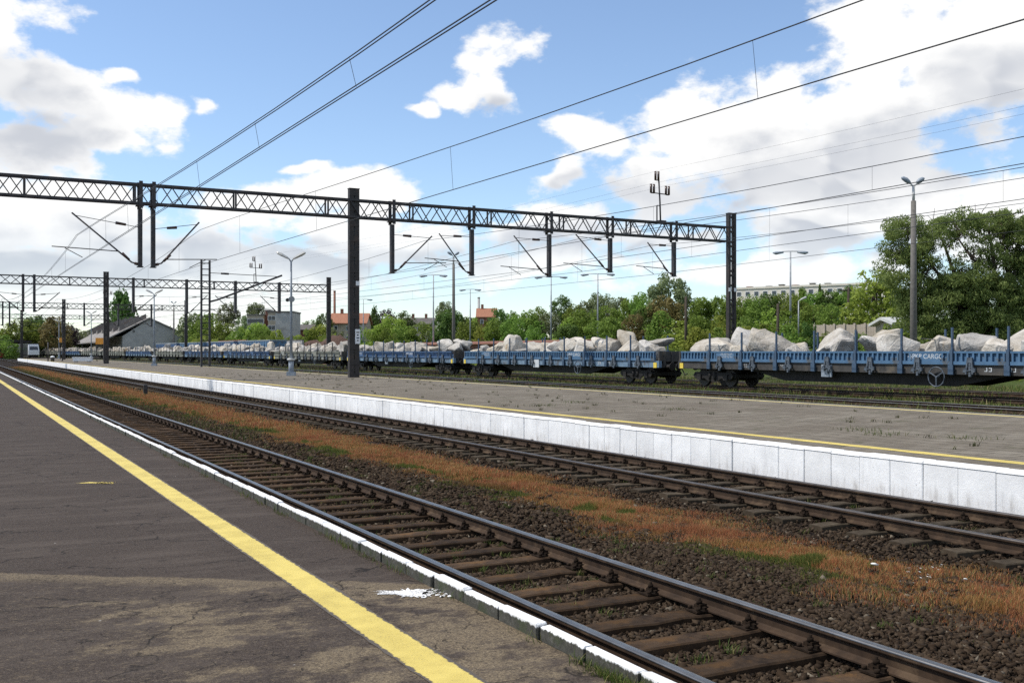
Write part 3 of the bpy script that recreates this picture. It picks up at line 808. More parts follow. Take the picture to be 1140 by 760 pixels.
def build_grass():
    out = []
    def band(n, y0, y1, hs, w):
        y = rng.uniform(y0, y1, n); mid = 7.95 + .10*np.sin(y*.5); half = .86 + np.clip((y - 12)*.012, 0, .45) + .16*np.sin(y*1.3) + .10*np.sin(y*3.7+1)
        u = rng.normal(0, .52, n); u = np.clip(u, -1.25, 1.25); x = mid + u*half
        keep = (vnoise(x, y, 2.6) + .5*vnoise(x, y, 7.0, 3) > -.95 + .60*np.abs(u) + rng.uniform(-.2, .2, n)) ; x, y, u = x[keep], y[keep], u[keep]; m = len(x)
        g = vnoise(x, y, 1.1, 4.0)
        col = pick(RUST, [.25,.28,.22,.15,.10], m)
        gr = (u < -.4) & (g > .0) | (rng.random(m) < .07) | (vnoise(x, y, 1.9, 12) > .72)
        col[gr] = pick([(.075,.11,.022), (.12,.145,.03), (.22,.17,.05)], [.4,.35,.25], gr.sum())
        pk = vnoise(x, y, 1.5, 21) > .3; col[pk] = col[pk]*.55 + np.array([.33,.11,.06])*.45
        yl = (g < -.35); col[yl] = col[yl]*.6 + np.array([.30,.18,.05])*.4
        h = rng.uniform(*hs, m)*(1.1 - .45*np.abs(u))*(.75 + .6*np.clip(vnoise(x, y, 3.4, 9), -.4, 1))
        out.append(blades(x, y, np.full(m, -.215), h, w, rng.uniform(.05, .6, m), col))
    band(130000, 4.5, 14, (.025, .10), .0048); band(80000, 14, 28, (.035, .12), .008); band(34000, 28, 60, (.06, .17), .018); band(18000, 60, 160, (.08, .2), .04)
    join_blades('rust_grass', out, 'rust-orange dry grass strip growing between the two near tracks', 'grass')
    # green weeds in the ballast, along the kerb and in the four-foot
    out = []
    def clump(cx, cy, n, r, h, pal, p, z, w=.008):
        x = cx + rng.normal(0, r, n); y = cy + rng.normal(0, r, n)
        out.append(blades(x, y, np.full(n, z), rng.uniform(h*.4, h, n), w, rng.uniform(.2, 1.0, n), pick(pal, p, n)))
    G = [(.055,.085,.018), (.095,.125,.028), (.17,.16,.055)]
    for _ in range(90):
        clump(rnd.uniform(5.7, 7.2), rnd.uniform(4.5, 24), rnd.randint(8, 30), rnd.uniform(.02, .06), .06, G, [.4,.4,.2], -.2)
    for _ in range(150):
        clump(rnd.uniform(4.1, 5.4), rnd.uniform(3, 22), rnd.randint(6, 34), rnd.uniform(.02, .08), .07, G, [.35,.35,.3], -.2)
    for _ in range(70):
        clump(rnd.uniform(9.0, 12.2), rnd.uniform(7, 40), rnd.randint(8, 24), rnd.uniform(.03, .08), .08, G, [.3,.35,.35], -.2)
    for y in np.arange(25, 120, .5):                                   # dark grass on the far ballast shoulder
        clump(rnd.uniform(5.9, 6.9), y, 26, .22, .16, [(.05,.065,.018), (.09,.10,.03), (.15,.11,.04)], [.5,.3,.2], -.21, .02)
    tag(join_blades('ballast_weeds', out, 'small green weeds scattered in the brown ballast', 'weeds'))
    out = []
    for y, n in ((4.05, 170), (4.2, 230), (4.38, 150), (4.6, 60), (5.2, 14), (6.35, 16), (7.4, 26), (7.9, 34), (8.4, 60), (8.9, 40), (10.4, 36), (11.2, 20), (12.0, 36), (14, 24), (15.5, 30), (17, 24)):
        clump(2.935, y, n, .0, .075, [(.075,.11,.022), (.12,.15,.035), (.2,.18,.06)], [.45,.35,.2], PZ - .005, .005)
        v, f, c = out.pop(); v = v.copy()
        v[:, 0] += np.repeat(rng.normal(0, .022, n), 5); v[:, 1] += np.repeat(rng.normal(0, .13, n), 5); out.append((v, f, c))
    tag(join_blades('kerb_weeds', out, 'green weeds and moss growing along the foot of the near kerb', 'weeds'))
    out = []
    for _ in range(190):
        x, y = rnd.uniform(13.9, 23), rnd.uniform(9, 75); clump(x, y, rnd.randint(5, 16), rnd.uniform(.02, .07), .10, [(.06,.065,.022), (.085,.095,.03), (.07,.058,.035)], [.45,.3,.25], FZ - .014, .014)
    for _ in range(6):
        x, y = rnd.uniform(15, 19), rnd.uniform(11, 30); clump(x, y, 60, .25, .10, G, [.4,.4,.2], FZ - .014, .012)
    tag(join_blades('platform_weeds', out, 'small weed tufts growing in the joints of the far platform', 'weeds'))
    out = []
    def meadow(n, x0, x1, y0, y1, hs, w):
        x = rng.uniform(x0, x1, n); y = rng.uniform(y0, y1, n)
        k = vnoise(x, y, .45, 2) + rng.uniform(-.4, .4, n) > -.35
        for t in YARD: k &= (np.abs(x - t) > .9) | (rng.random(n) < .25)
        x, y = x[k], y[k]; m = len(x)
        x = x + np.array([bend(v) for v in y])
        col = pick([(.080,.115,.024), (.12,.15,.035), (.20,.18,.07), (.27,.22,.11)], [.42,.30,.18,.10], m)
        h = rng.uniform(*hs, m) * (.6 + .5 * np.clip(vnoise(x, y, .8, 7) + .5, 0, 1.2))
        out.append(blades(x, y, np.full(m, -.22), h, w, rng.uniform(.1, .8, m), col))
    meadow(26000, 24.2, 37.6, 12, 62, (.10, .32), .03); meadow(30000, 40, 60, 15, 75, (.12, .38), .04)
    meadow(30000, 24.2, 58, 62, 150, (.12, .34), .06); meadow(9000, 24, 50, 150, 300, (.15, .35), .12)
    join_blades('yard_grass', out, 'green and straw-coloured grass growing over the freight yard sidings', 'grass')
    # litter
    for px, py, s, lb, ct in ((972, 632, .07, 'crumpled white paper scrap in the rust grass near the right edge', 'litter'), (1075, 649, .045, 'small white paper scrap at the far right of the rust grass', 'litter')):
        D = (EYE + .1) * FPX / (py - HOR); x, y = at_d(px, D)
        v = IV * rng.uniform(.5, 1.3, (12, 1)) * np.array([s, s*.55, s*.25])
        o = put('paper_scrap', np_mesh('paper_scrap', v, IF, MT['litter']), None, (x, y, -.06), (0, .2, .4)); tag(o, lb, ct, 'paper scraps in the rust grass')
    V, F, C = [], [], []
    for i in range(46):
        D = (EYE + .08) * FPX / (rnd.uniform(626, 645) - HOR); x, y = at_d(rnd.gauss(1022, 14), D)
        s = .011; a = rnd.uniform(0, 3)
        o = len(V); z = -.21 + rnd.uniform(.08, .15)
        for t in range(5): V.append((x + s*math.cos(a + t*1.2566), y + s*math.sin(a + t*1.2566), z + .004*math.sin(t)))
        F.append((o, o+1, o+2, o+3, o+4))
    tag(MB().add(V, F).build('white_flowers', MT['litter']), 'tiny white flowers in the rust grass at right', 'flowers', kind='stuff')
build_grass()

# marker post in the grass strip
D = (EYE + .2) * FPX / (440 - HOR); X_, Y_ = at_d(162, D)
mk = empty('marker_post', (X_, Y_, -.24))
MB().box(-.09, .09, -.06, .06, 0, .55).add([(-.09,-.06,.55),(.09,-.06,.55),(.09,.06,.55),(-.09,.06,.55),(-.05,0,.63),(.05,0,.63)], [(0,1,5,4),(1,2,5),(2,3,4,5),(3,0,4)]).build('post', MT['steel_mast'], mk)
MB().box(-.07, .07, -.075, -.062, .32, .5).build('plate', MT['sole_dark'], mk)
tag(mk, 'short dark marker post standing in the rust grass between the tracks', 'marker post')

# ------------------------------------------------------------------ overhead line portals
def column_pair(mb, x, y, z0, z1, w, ch, gap_axis='x'):
    """mast of two channels joined by battens"""
    for s in (-1, 1):
        mb.box(x + s*(w/2) - ch/2, x + s*(w/2) + ch/2, y - .17, y + .17, z0, z1)
def mast(parent, x, y, z1, w=.42, ch=.22, lattice=False, foot=-.3, small=False):
    mb = MB(); column_pair(mb, x, y, foot, z1, w, ch)
    o = mb.build('mast', MT['steel_mast'], parent)
    b = MB(); z = foot + .5
    if lattice:
        k = 0
        while z < z1 - .3:
            a = -1 if k % 2 else 1
            b.bar((x - a*w/2, y - .12, z), (x + a*w/2, y - .12, z + .55), .06); b.bar((x + a*w/2, y + .12, z), (x - a*w/2, y + .12, z + .55), .06); z += .55; k += 1
    else:
        while z < z1 - .2:
            for yy in (-.14, .14): MB().box(x - w/2 - ch/2 + .01, x + w/2 + ch/2 - .01, y + yy*1.3 - .01, y + yy*1.3 + .01, z, z + .34).build('batten', MT['steel_mast'], o)
            z += .95
    if lattice: tag(b.build('lacing', MT['steel_mast'], o), kind='stuff')
    cap = MB().box(x - w/2 - ch/2 - .02, x + w/2 + ch/2 + .02, y - .19, y + .19, z1 + .002, z1 + .05); cap.build('cap', MT['steel_mast'], o)
    return o
def cantilever(parent, x, y, side, reach, zb, zt, wz, reg_z, far=False, reg_out=1.0):
    """sloping tube from the foot of a drop post up and out, with top tie, registration tube and steady arm"""
    r = .075 if not far else .09
    s = side
    arm = MB().tube([(x + s*.12, y, zb + .12), (x + s*.45, y, zb + .22), (x + s*reach, y, zt)], r*.6, 8).build('cantilever_arm', MT['steel_dark'], parent)
    MB().tube([(x + s*.12, y, zb + .12), (x + s*.3, y, zb + .17)], r*1.1, 8).tube([(x + s*(.45 + .12), y, zb + .34), (x + s*(.45 + .5), y, zb + .34 + .38)], r*.95, 8).build('arm_insulator', MT['insulator'], arm)
    tie = MB().tube([(x + s*.1, y, wz), (x + s*(reach - .12), y, zt - .13)], .018 if not far else .03, 5).build('tie_rod', MT['steel_dark'], parent)
    MB().tube([(x + s*.75, y, wz + (zt - .13 - wz)*.22), (x + s*1.3, y, wz + (zt - .13 - wz)*.38)], [.07, .085], 8).build('tie_insulator', MT['insulator'], tie)
    k = (reg_z - zb - .22) / max(.1, zt - zb - .22); xs = .45 + (reach - .45) * k
    reg = MB().tube([(x + s*xs, y, reg_z), (x + s*(reach + reg_out), y, reg_z + .12)], .030 if not far else .04, 6).build('registration_tube', MT['steel_dark'], parent)
    MB().tube([(x + s*(reach + reg_out*.35), y, reg_z + .06), (x + s*(reach - .55), y, reg_z - .42)], .022 if not far else .035, 5).build('steady_arm', MT['steel_dark'], reg)
def portal(label, Y, xs_end, masts, drops, zt, zb, depth_y=.55, pitch=.98, bars_single=False, wbar=.07, far=False):
    root = empty('catenary_portal', (0, Y, 0)); tag(root, label, 'catenary portal', 'overhead line portals across the tracks')
    x0, x1 = xs_end
    for (z, sy) in ((zt, -1), (zt, 1), (zb, -1), (zb, 1)):
        MB().box(x0, x1, sy*depth_y/2 - .045, sy*depth_y/2 + .045, z - .062, z + .062).build('chord', MT['steel_dark'], root)
    n = int(round((x1 - x0) / pitch)); p = (x1 - x0) / n; joined = MB()
    for sy in (-1, 1):
        for i in range(n):
            xa = x0 + i*p
            up = (i % 2 == 0) == (sy < 0)
            a, b = ((xa, zb), (xa + p, zt)) if up else ((xa, zt), (xa + p, zb))
            q = MB() if bars_single else joined
            q.bar((a[0], sy*(depth_y/2 + .004), a[1]), (b[0], sy*(depth_y/2 + .004), b[1]), wbar)
            if bars_single: q.build('lattice_bar', MT['steel_dark'], root)
    for i in range(n + 1):                                             # flat lacing between front and back chords
        xa = x0 + i*p
        for z in (zt, zb): joined.bar((xa, -depth_y/2, z), (min(x1, xa + p), depth_y/2, z), .05, .04)
        if i % 8 == 3:
            for sy in (-1, 1): joined.box(xa - .05, xa + .05, sy*depth_y/2 - .03, sy*depth_y/2 + .03, zb, zt)
    tag(joined.build('lattice', MT['steel_dark'], root), kind='stuff' if far else None)
    for (x, ztop, lat, w, ch) in masts: mast(root, x, 0, ztop, w, ch, lat)
    for (x, side, reach, dz0, tip, wz, reg) in drops:
        d = MB()
        for sy in (-1, 1): d.box(x - .10, x + .10, sy*(depth_y/2 + .07) - .03, sy*(depth_y/2 + .07) + .03, zb - .3, zt + .18)
        d.box(x - .11, x + .11, -.15, .15, dz0, zb - .302)
        d.box(x - .2, x + .2, -depth_y/2 - .15, depth_y/2 + .15, zb - .14, zb - .09)
        d.box(x - .16, x + .16, -.2, .2, dz0 - .05, dz0 - .004)
        if far: d = MB().box(x - .14, x + .14, -depth_y/2 - .1, depth_y/2 + .1, dz0, zt + .18)
        d.build('drop_post', MT['steel_dark'], root)
        if side: cantilever(root, x, 0, side, reach, dz0, tip, wz, reg, far)
    return root
G1 = 61.0
P1 = portal('nearest black lattice portal whose beam spans the whole yard from left to right', G1, (-15.6, 51.45),
     [(-15.9, 12.0, False, .42, .22), (21.75, 12.02, False, .36, .28), (51.8, 12.4, True, .52, .2)],
     [(9.15, -1, 3.55, 6.75, 9.55, 8.95, 7.55), (9.85, 1, 2.55, 6.75, 9.42, 8.9, 7.2), (24.3, 1, 2.75, 6.95, 9.4, 9.35, 7.6),
      (29.9, -1, 2.35, 7.0, 9.6, 9.5, 7.85), (35.8, -1, 2.75, 7.1, 9.75, 9.55, 7.55), (40.8, -1, 2.85, 7.6, 10.1, 9.8, 7.95), (46.4, -1, 2.35, 7.5, 9.85, 9.7, 8.0)],
     11.33, 10.28, bars_single=True, pitch=.70, wbar=.052)
# number plate and white bands on the platform mast
sg = MB().box(21.75 + .02, 21.75 + .34, -.26, -.21, 2.45, 3.35).build('number_plate', MT['sign_white'], P1)
mk2 = MB()
for z, w in ((3.12, .20), (2.95, .12), (2.78, .18), (2.62, .1)): mk2.box(21.93 - w/2, 21.93 + w/2, -.266, -.262, z, z + .07)
mk2.build('plate_mark', MT['sign_ink'], sg)
for x, z in ((21.95, 6.05), (51.54, 6.5), (52.06, 6.5)): MB().box(x - .12, x + .12, -.20, -.172, z, z + .28).build('white_band', MT['sign_white'], P1)
def far_portal(label, Y, xa, xm, xb, drops, zt=11.6, zb=10.55, zm=12.4):
    return portal(label, Y, (xa, xb - .3), [(xa - .3, zm, False, .35, .25), (xm, zm, False, .35, .3), (xb, zm + .3, False, .3, .3)], drops, zt, zb, pitch=1.15, wbar=.085, far=True)
far_portal('second lattice portal along the line, in front of the tall narrow poplar', 145, -18, 17.5, 47.9,
           [(7.6, -1, 3.2, 7.0, 9.6, 9.2, 7.6), (8.9, 1, 3.0, 7.0, 9.6, 9.2, 7.6), (20.9, 1, 3.0, 7.2, 9.6, 9.3, 7.6), (27.8, 1, 2.8, 7.1, 9.7, 9.3, 7.6), (34.4, -1, 2.8, 7.3, 9.7, 9.4, 7.7), (40.6, -1, 2.7, 7.4, 9.8, 9.5, 7.9)])
far_portal('third lattice portal along the line, seen under the second', 225, -20, 19.2, 43,
           [(8.2, -1, 3.2, 7, 9.6, 9.2, 7.6), (9.4, 1, 3, 7, 9.6, 9.2, 7.6), (23, 1, 3, 7.1, 9.6, 9.2, 7.6), (29.5, -1, 3, 7.1, 9.6, 9.2, 7.6), (36, -1, 3, 7.1, 9.6, 9.2, 7.6)])
far_portal('farthest lattice portal, small above the white-fronted train', 298, -20, 15.3, 36.5, [(6, -1, 3, 7, 9.6, 9.2, 7.6), (25, 1, 3, 7, 9.6, 9.2, 7.6)])

# loudspeaker-like insulator mast standing on the beams
def beam_aerial(label, x, Y, z):
    r = empty('beam_aerial', (x, Y, z))
    MB().tube([(0, 0, 0), (-.05, 0, 1.4), (-.16, 0, 3.1)], .06, 8).box(-.3, .3, -.3, .3, -.02, .06).bar((-.32, 0, 0), (-.32, 0, 1.15), .07).bar((-.32, 0, 1.15), (-.04, 0, 1.15), .06).build('pole', MT['steel_dark'], r)
    MB().tube([(-.75, 0, 2.05), (.75, 0, 2.0)], .04, 6).build('crossarm', MT['steel_dark'], r)
    for (x0, z0) in ((-.72, 2.05), (.62, 2.0), (-.32, 3.0)):
        p = MB()
        for dx in (-.13, .13): p.tube([(x0 + dx, 0, z0 - .02), (x0 + dx, 0, z0 + .62)], .085, 8)
        p.tube([(x0 - .13, 0, z0 - .02), (x0 + .13, 0, z0 - .02)], .04, 6); p.build('insulator_pair', MT['insulator'], r)
    tag(r, label, 'line aerial', 'insulator masts standing on the portal beams'); return r
beam_aerial('thin mast with three insulator pairs on the nearest portal beam', 45.2, G1, 11.42)
beam_aerial('thin mast with three insulator pairs on the second portal beam', 37.3, 145, 11.7)
beam_aerial('thin mast with three insulator pairs on the third portal beam', 27.5, 225, 11.7)

# free-standing lattice mast on the far platform with a long bracket
lm = empty('lattice_mast', (23.0, 110, FZ - .1))
b = MB()
for s in (-1, 1): b.box(s*.42 - .09, s*.42 + .09, -.12, .12, 0, 11.2)
b.build('upright', MT['steel_dark'], lm)
z = .3
while z < 11:
    MB().box(-.33, .33, -.05, .05, z, z + .09).build('rung', MT['steel_dark'], lm); z += .62
MB().tube([(.5, 0, 6.9), (1.2, 0, 7.1), (8.1, 0, 9.9)], .10, 8).build('bracket_arm', MT['steel_dark'], lm)
MB().tube([(.5, 0, 9.9), (7.9, 0, 9.75)], .035, 5).tube([(1.6, 0, 9.88), (2.4, 0, 9.86)], .10, 8).build('tie_rod', MT['steel_dark'], lm)
tag(lm, 'slim ladder-like lattice mast with a long bracket on the far platform', 'catenary mast')

# ------------------------------------------------------------------ overhead wires
def wire_run(label, pts_c, pts_m, drop_n, twin, r=.011, parent=None):
    """pts_*: (x, y, z) knots; smooth through them"""
    root = empty('overhead_wire', (0, 0, 0)); tag(root, label, 'overhead wire', 'overhead wires above the tracks')
    def sm(p):
        p = sorted(p, key=lambda q: q[1]); ys = [q[1] for q in p]; Y = np.linspace(ys[0], ys[-1], max(30, int((ys[-1]-ys[0])/4)))
        return [(np.interp(y, ys, [q[0] for q in p]), y, np.interp(y, ys, [q[2] for q in p])) for y in Y]
    pc, pmv = pts_c, pts_m
    for nm, p in (('contact_wire', pc), ('messenger_wire', pmv)):
        for o in ((-.035, .035) if twin else (0,)): MB().tube([(x + o, y, z) for x, y, z in p], r, 5).build(nm, MT['wire'], root)
    yc = np.array([q[1] for q in pc]); ym = np.array([q[1] for q in pmv])
    for y in drop_n:
        x0, z0 = np.interp(y, yc, [q[0] for q in pc]), np.interp(y, yc, [q[2] for q in pc])
        x1, z1 = np.interp(y, ym, [q[0] for q in pmv]), np.interp(y, ym, [q[2] for q in pmv])
        if z1 - z0 < .1: continue
        d = MB().tube([(x0, y, z0), (x1, y, z1)], r*.42, 4); d.build('dropper', MT['wire'], root)
        
    return root
def span(y0, y1, x0, x1, zc0, zc1, zm0, zm1, sag, n=16):
    c, m = [], []
    for i in range(n + 1):
        t = i / n; y = y0 + (y1 - y0)*t
        c.append((x0 + (x1-x0)*t, y, zc0 + (zc1-zc0)*t)); m.append((x0 + (x1-x0)*t, y, zm0 + (zm1-zm0)*t - sag*4*t*(1-t)))
    return c, m
def chain(stops):
    """stops: (y, x, zc, zm); sag grows with span"""
    C, M = [], []
    for a, b_ in zip(stops[:-1], stops[1:]):
        c, m = span(a[0], b_[0], a[1], b_[1], a[2], b_[2], a[3], b_[3], a[4] if len(a) > 4 else 1.2)
        C += c[(1 if C else 0):]; M += m[(1 if M else 0):]
    return C, M
# track 1: knots measured on the photograph's own wires
c1, m1 = chain([(61, 5.85, 6.75, 8.25), (145, 5.2, 6.9, 8.6), (225, 5.4, 6.9, 8.6), (298, 4.5, 6.9, 8.6)])
def smooth_knots(kn):
    kn = sorted(kn, key=lambda q: q[1]); ys = np.array([k[1] for k in kn]); zc = np.polyfit(ys, [k[2] for k in kn], 3); xc = np.polyfit(ys, [k[0] for k in kn], 1)
    return [(np.polyval(xc, y), y, np.polyval(zc, y)) for y in np.linspace(ys[0], ys[-1], 18)]
mk_ = smooth_knots([(6.02,-23,8.3), (6.0,-5,7.3), (6.0,13,6.87), (5.95,16.75,6.95), (5.95,22.7,7.08), (5.9,28.4,7.23), (5.9,34.8,7.47), (5.9,43.6,7.86), (5.88,61,8.3)])
wire_run('twin overhead wires crossing the upper left sky above the nearest track', [(6.15,-23,6.5)] + [(6.1,11.7,6.5)] + c1, mk_ + m1[1:],
         [10.5, 16.9, 23.2, 29.5, 36, 42.5, 49, 55] + list(np.arange(67, 145, 9)), True, .011)
c2, m2 = chain([(61, 12.45, 6.95, 9.0), (145, 11.5, 6.9, 8.7), (225, 12.0, 6.9, 8.6), (298, 10, 6.9, 8.6)])
mk_ = smooth_knots([(13.2,-23,8.9), (13.1,-5,7.8), (13.0,12,7.66), (12.9,23.9,7.93), (12.7,32.4,8.08), (12.6,41.1,8.4), (12.45,61,9.0)])
wire_run('overhead wires crossing the middle of the sky above the white platform edge', [(13.3,-23,6.55), (13.1,9.3,6.6)] + c2, mk_ + m2[1:],
         [-2, 5, 14.6, 27.5, 40, 52] + list(np.arange(67, 145, 11)), False, .013)
for x, lb, zc, zm, sg_, zo in ((26.6, 'overhead wires running beside the rear edge of the far platform', 7.3, 9.1, 1.3, -1.4), (33.2, 'overhead wires above the empty track in front of the stone train', 7.3, 9.4, 1.2, -.9),
                       (38.2, 'overhead wires running directly above the stone train', 7.5, 9.8, 1.0, -.3), (44.2, 'rearmost overhead wires, beyond the stone train', 7.5, 9.6, 1.2, 0.2)):
    c, m = chain([(-23, x, zc + .4 + zo*.3, zm + .6 + zo*.5, 1.0), (61, x, zc, zm, sg_), (145, x - 4.5, 7.4, 9.4, 1.3), (225, x - 7, 7.3, 9.2, 1.3), (298, x - 9.5, 7.3, 9.2)])
    wire_run(lb, c, m, list(np.arange(-12, 61, 12.1)) + list(np.arange(70, 145, 15)), False, .0135)
# line wires carried by the beam aerials
for i, (dx, dz) in enumerate(((-.72, 2.72), (.62, 2.68), (-.3, 3.66))):
    c = []
    st = [(-25, 45.2 + dx + 1.0, 11.42 + dz + .4), (61, 45.2 + dx, 11.42 + dz), (145, 37.3 + dx, 11.7 + dz), (225, 27.5 + dx, 11.7 + dz)]
    for a, b_ in zip(st[:-1], st[1:]):
        for t in np.linspace(0, 1, 14): c.append((a[1] + (b_[1]-a[1])*t, a[0] + (b_[0]-a[0])*t, a[2] + (b_[2]-a[2])*t - .7*4*t*(1-t)))
    c2_ = [c[0]] + [q for p_, q in zip(c[:-1], c[1:]) if q[1] - p_[1] > .1]
    tag(MB().tube(c2_, .005, 4).build('line_wire', MT['wire']), ('thin line wire on the left insulators of the beam masts', 'thin line wire on the right insulators of the beam masts', 'topmost thin line wire at the tips of the beam masts')[i], 'line wire', 'line wires between the beam masts')

# ------------------------------------------------------------------ lamps
def platform_lamp(label, x, y, top=8.0, disc=False):
    r = empty('platform_lamp', (x, y, FZ - .02), -TH)
    MB().tube([(0,0,1.15), (0,0,5.0), (0,0,top - .38)], [.095, .075, .055], 10).build('pole', MT['lamp_grey'], r)
    bs = MB().tube([(0,0,0), (0,0,1.12)], .17, 8).box(-.27, .27, -.22, .22, 0, .28).build('base', MT['lamp_grey'], r)
    MB().tube([(0,0,1.02), (0,0,1.16)], .26, 10).build('collar', MT['lamp_head'], bs)
    for s in (-1, 1):
        a = MB().tube([(0,0,top - .45), (s*.16,0,top - .2)], .045, 7).build('head_arm', MT['lamp_grey'], r)
        V = []
        for t, w, h in ((.12, .07, .05), (.3, .15, .10), (.62, .19, .13), (.86, .17, .11), (.95, .10, .05)):
            cx, cz = s*t, top - .32 + t*.52
            for (yy, zz) in ((-w, 0), (-w*.7, h), (w*.7, h), (w, 0), (w*.6, -h*.6), (-w*.6, -h*.6)): V.append((cx - s*zz*.45, yy, cz + zz*.85))
        F = [(i*6+k, i*6+(k+1) % 6, (i+1)*6+(k+1) % 6, (i+1)*6+k) for i in range(4) for k in range(6)] + [tuple(range(6))[::-1], tuple(24+k for k in range(6))]
        MB().add(V, F).build('lamp_head', MT['lamp_head'], a)
    if disc:
        MB().disc((.06, -.14, 5.05), (.35, -1, 0), .20, .10).build('loudspeaker', MT['steel_grey'], r)
        MB().disc((-.22, -.10, 5.0), (.35, -1, 0), .12, .18).bar((-.3, 0, 5.0), (.1, 0, 5.0), .05).build('loudspeaker', MT['steel_dark'], r)
    tag(r, label, 'lamp post', 'twin-headed lamps on the far platform'); return r
platform_lamp('grey twin-headed platform lamp with loudspeakers, left of the portal mast', 19.5, 66.8, 7.95, True)
platform_lamp('second twin-headed platform lamp, in front of the grey gable', 19.5, 120, 8.3)
platform_lamp('third twin-headed platform lamp, left of the orange panel', 21.3, 197, 8.6)
platform_lamp('farthest twin-headed platform lamp, near the white-fronted train', 20.5, 252, 8.6)
def yard_lamp(label, x, y, top, z0=-.3):
    r = empty('yard_lamp', (x, y, z0), -TH)
    MB().tube([(0,0,0), (0,0,top*.5), (0,0,top - 1.0)], [.23, .19, .15], 10).build('concrete_pole', MT['concrete'], r)
    MB().tube([(0,0,top - 1.0), (0,0,top - .1)], .09, 8).build('spigot', MT['lamp_head'], r)
    for s, q in ((-1, .58), (1, .52)):
        a = MB().tube([(0,0,top - .15), (s*.2,0,top + .10)], .05, 7).build('head_arm', MT['lamp_head'], r)
        pts = [(s*.18,0,top + .08), (s*.5*q,0,top + .28*q), (s*.8*q,0,top + .52*q), (s*1.15*q,0,top + .72*q), (s*1.3*q,0,top + .78*q)]
        MB().tube(pts, [.06, .13, .16, .12, .04], 8).build('lamp_head', MT['lamp_grey'], a)
    tag(r, label, 'lamp post', 'tall concrete yard lamps'); return r
yard_lamp('tall concrete yard lamp with two drooping heads beside the willow', 52.3, on_x(1017, 52.3), 12.6)
yard_lamp('tall concrete yard lamp in the middle distance behind the third wagon', 52.0, on_x(505, 52.0), 13.6)
yard_lamp('farthest concrete yard lamp, in front of the grey shed gable', 47.0, on_x(193.5, 47.0), 14.0)
def slim_lamp(label, px, D, top, x_arm=2.1):
    x, y = at_d(px, D); z0 = terrain(x, y) - .1
    r = empty('slim_lamp', (x, y, z0), -TH - .1); h = top - z0
    MB().tube([(0,0,0), (0,0,h*.5), (0,0,h)], [.16, .12, .08], 8).build('pole', MT['steel_grey'], r)
    arm = MB().tube([(-x_arm, 0, h - .05), (0, 0, h), (x_arm, 0, h - .05)], .055, 6).build('crossarm', MT['steel_grey'], r)
    for s in (-1, 1): MB().tube([(s*(x_arm - .9), 0, h - .12), (s*x_arm, 0, h - .2), (s*(x_arm + .35), 0, h - .16)], [.10, .20, .08], 8).build('lamp_head', MT['lamp_grey'], arm)
    tag(r, label, 'lamp post', 'slim T-shaped lamps beyond the yard'); return r
slim_lamp('T-shaped steel lamp standing before the long apartment block', 880, 122, 13.8, 1.7)
slim_lamp('T-shaped steel lamp rising behind the blue wagons, right of the beam drops', 665.5, 160, 14.0, 2.3)
slim_lamp('T-shaped steel lamp rising behind the nearest portal, middle of the treeline', 613.5, 166, 14.0, 2.3)
slim_lamp('T-shaped steel lamp before the small red-roofed house', 523.5, 200, 14.0, 1.8)
slim_lamp('T-shaped steel lamp just left of the middle concrete lamp', 482.5, 164, 14.1, 1.9)
slim_lamp('T-shaped steel lamp beside the orange-roofed house', 404.5, 238, 14.0, 1.8)
def small_lamp(label, px, D, py):
    x, y = at_d(px, D); z0 = terrain(x, y); top = z_at(py, D)
    r = empty('street_lamp', (x, y, z0), -TH)
    MB().tube([(0,0,0), (0,0,top - z0)], [.09, .06], 7).build('pole', MT['steel_grey'], r)
    MB().tube([(0,0,top - z0 - .03), (.35,0,top - z0 + .2), (.8,0,top - z0 + .4)], [.05, .09, .12], 7).build('lamp_head', MT['lamp_head'], r)
    tag(r, label, 'street lamp', 'small street lamps')
small_lamp('small street lamp with one pale head on the bushy bank', 889, 108, 335)
def tele_pole(label, px, D, py, cross=True):
    x, y = at_d(px, D); z0 = terrain(x, y) - .2; h = z_at(py, D) - z0
    r = empty('utility_pole', (x, y, z0), -TH)
    MB().tube([(0,0,0), (0,0,h)], [.17, .12], 8).build('pole', MT['bark'], r)
    if cross: MB().box(-.9, .9, -.06, .06, h - .35, h - .22).build('crossarm', MT['bark'], r)
    tag(r, label, 'utility pole', 'wooden utility poles on the bank')
tele_pole('dark wooden utility pole in the hedge, middle of the bank', 944.5, 104, 320)
tele_pole('dark wooden utility pole in front of the pale green tree', 972, 100, 320)
tele_pole('short dark wooden pole on the bank, left of the slim lamp', 866, 98, 338, False)
tele_pole('brown lattice-like pole in front of the tall brown-topped tree', 763.5, 104, 330, False)

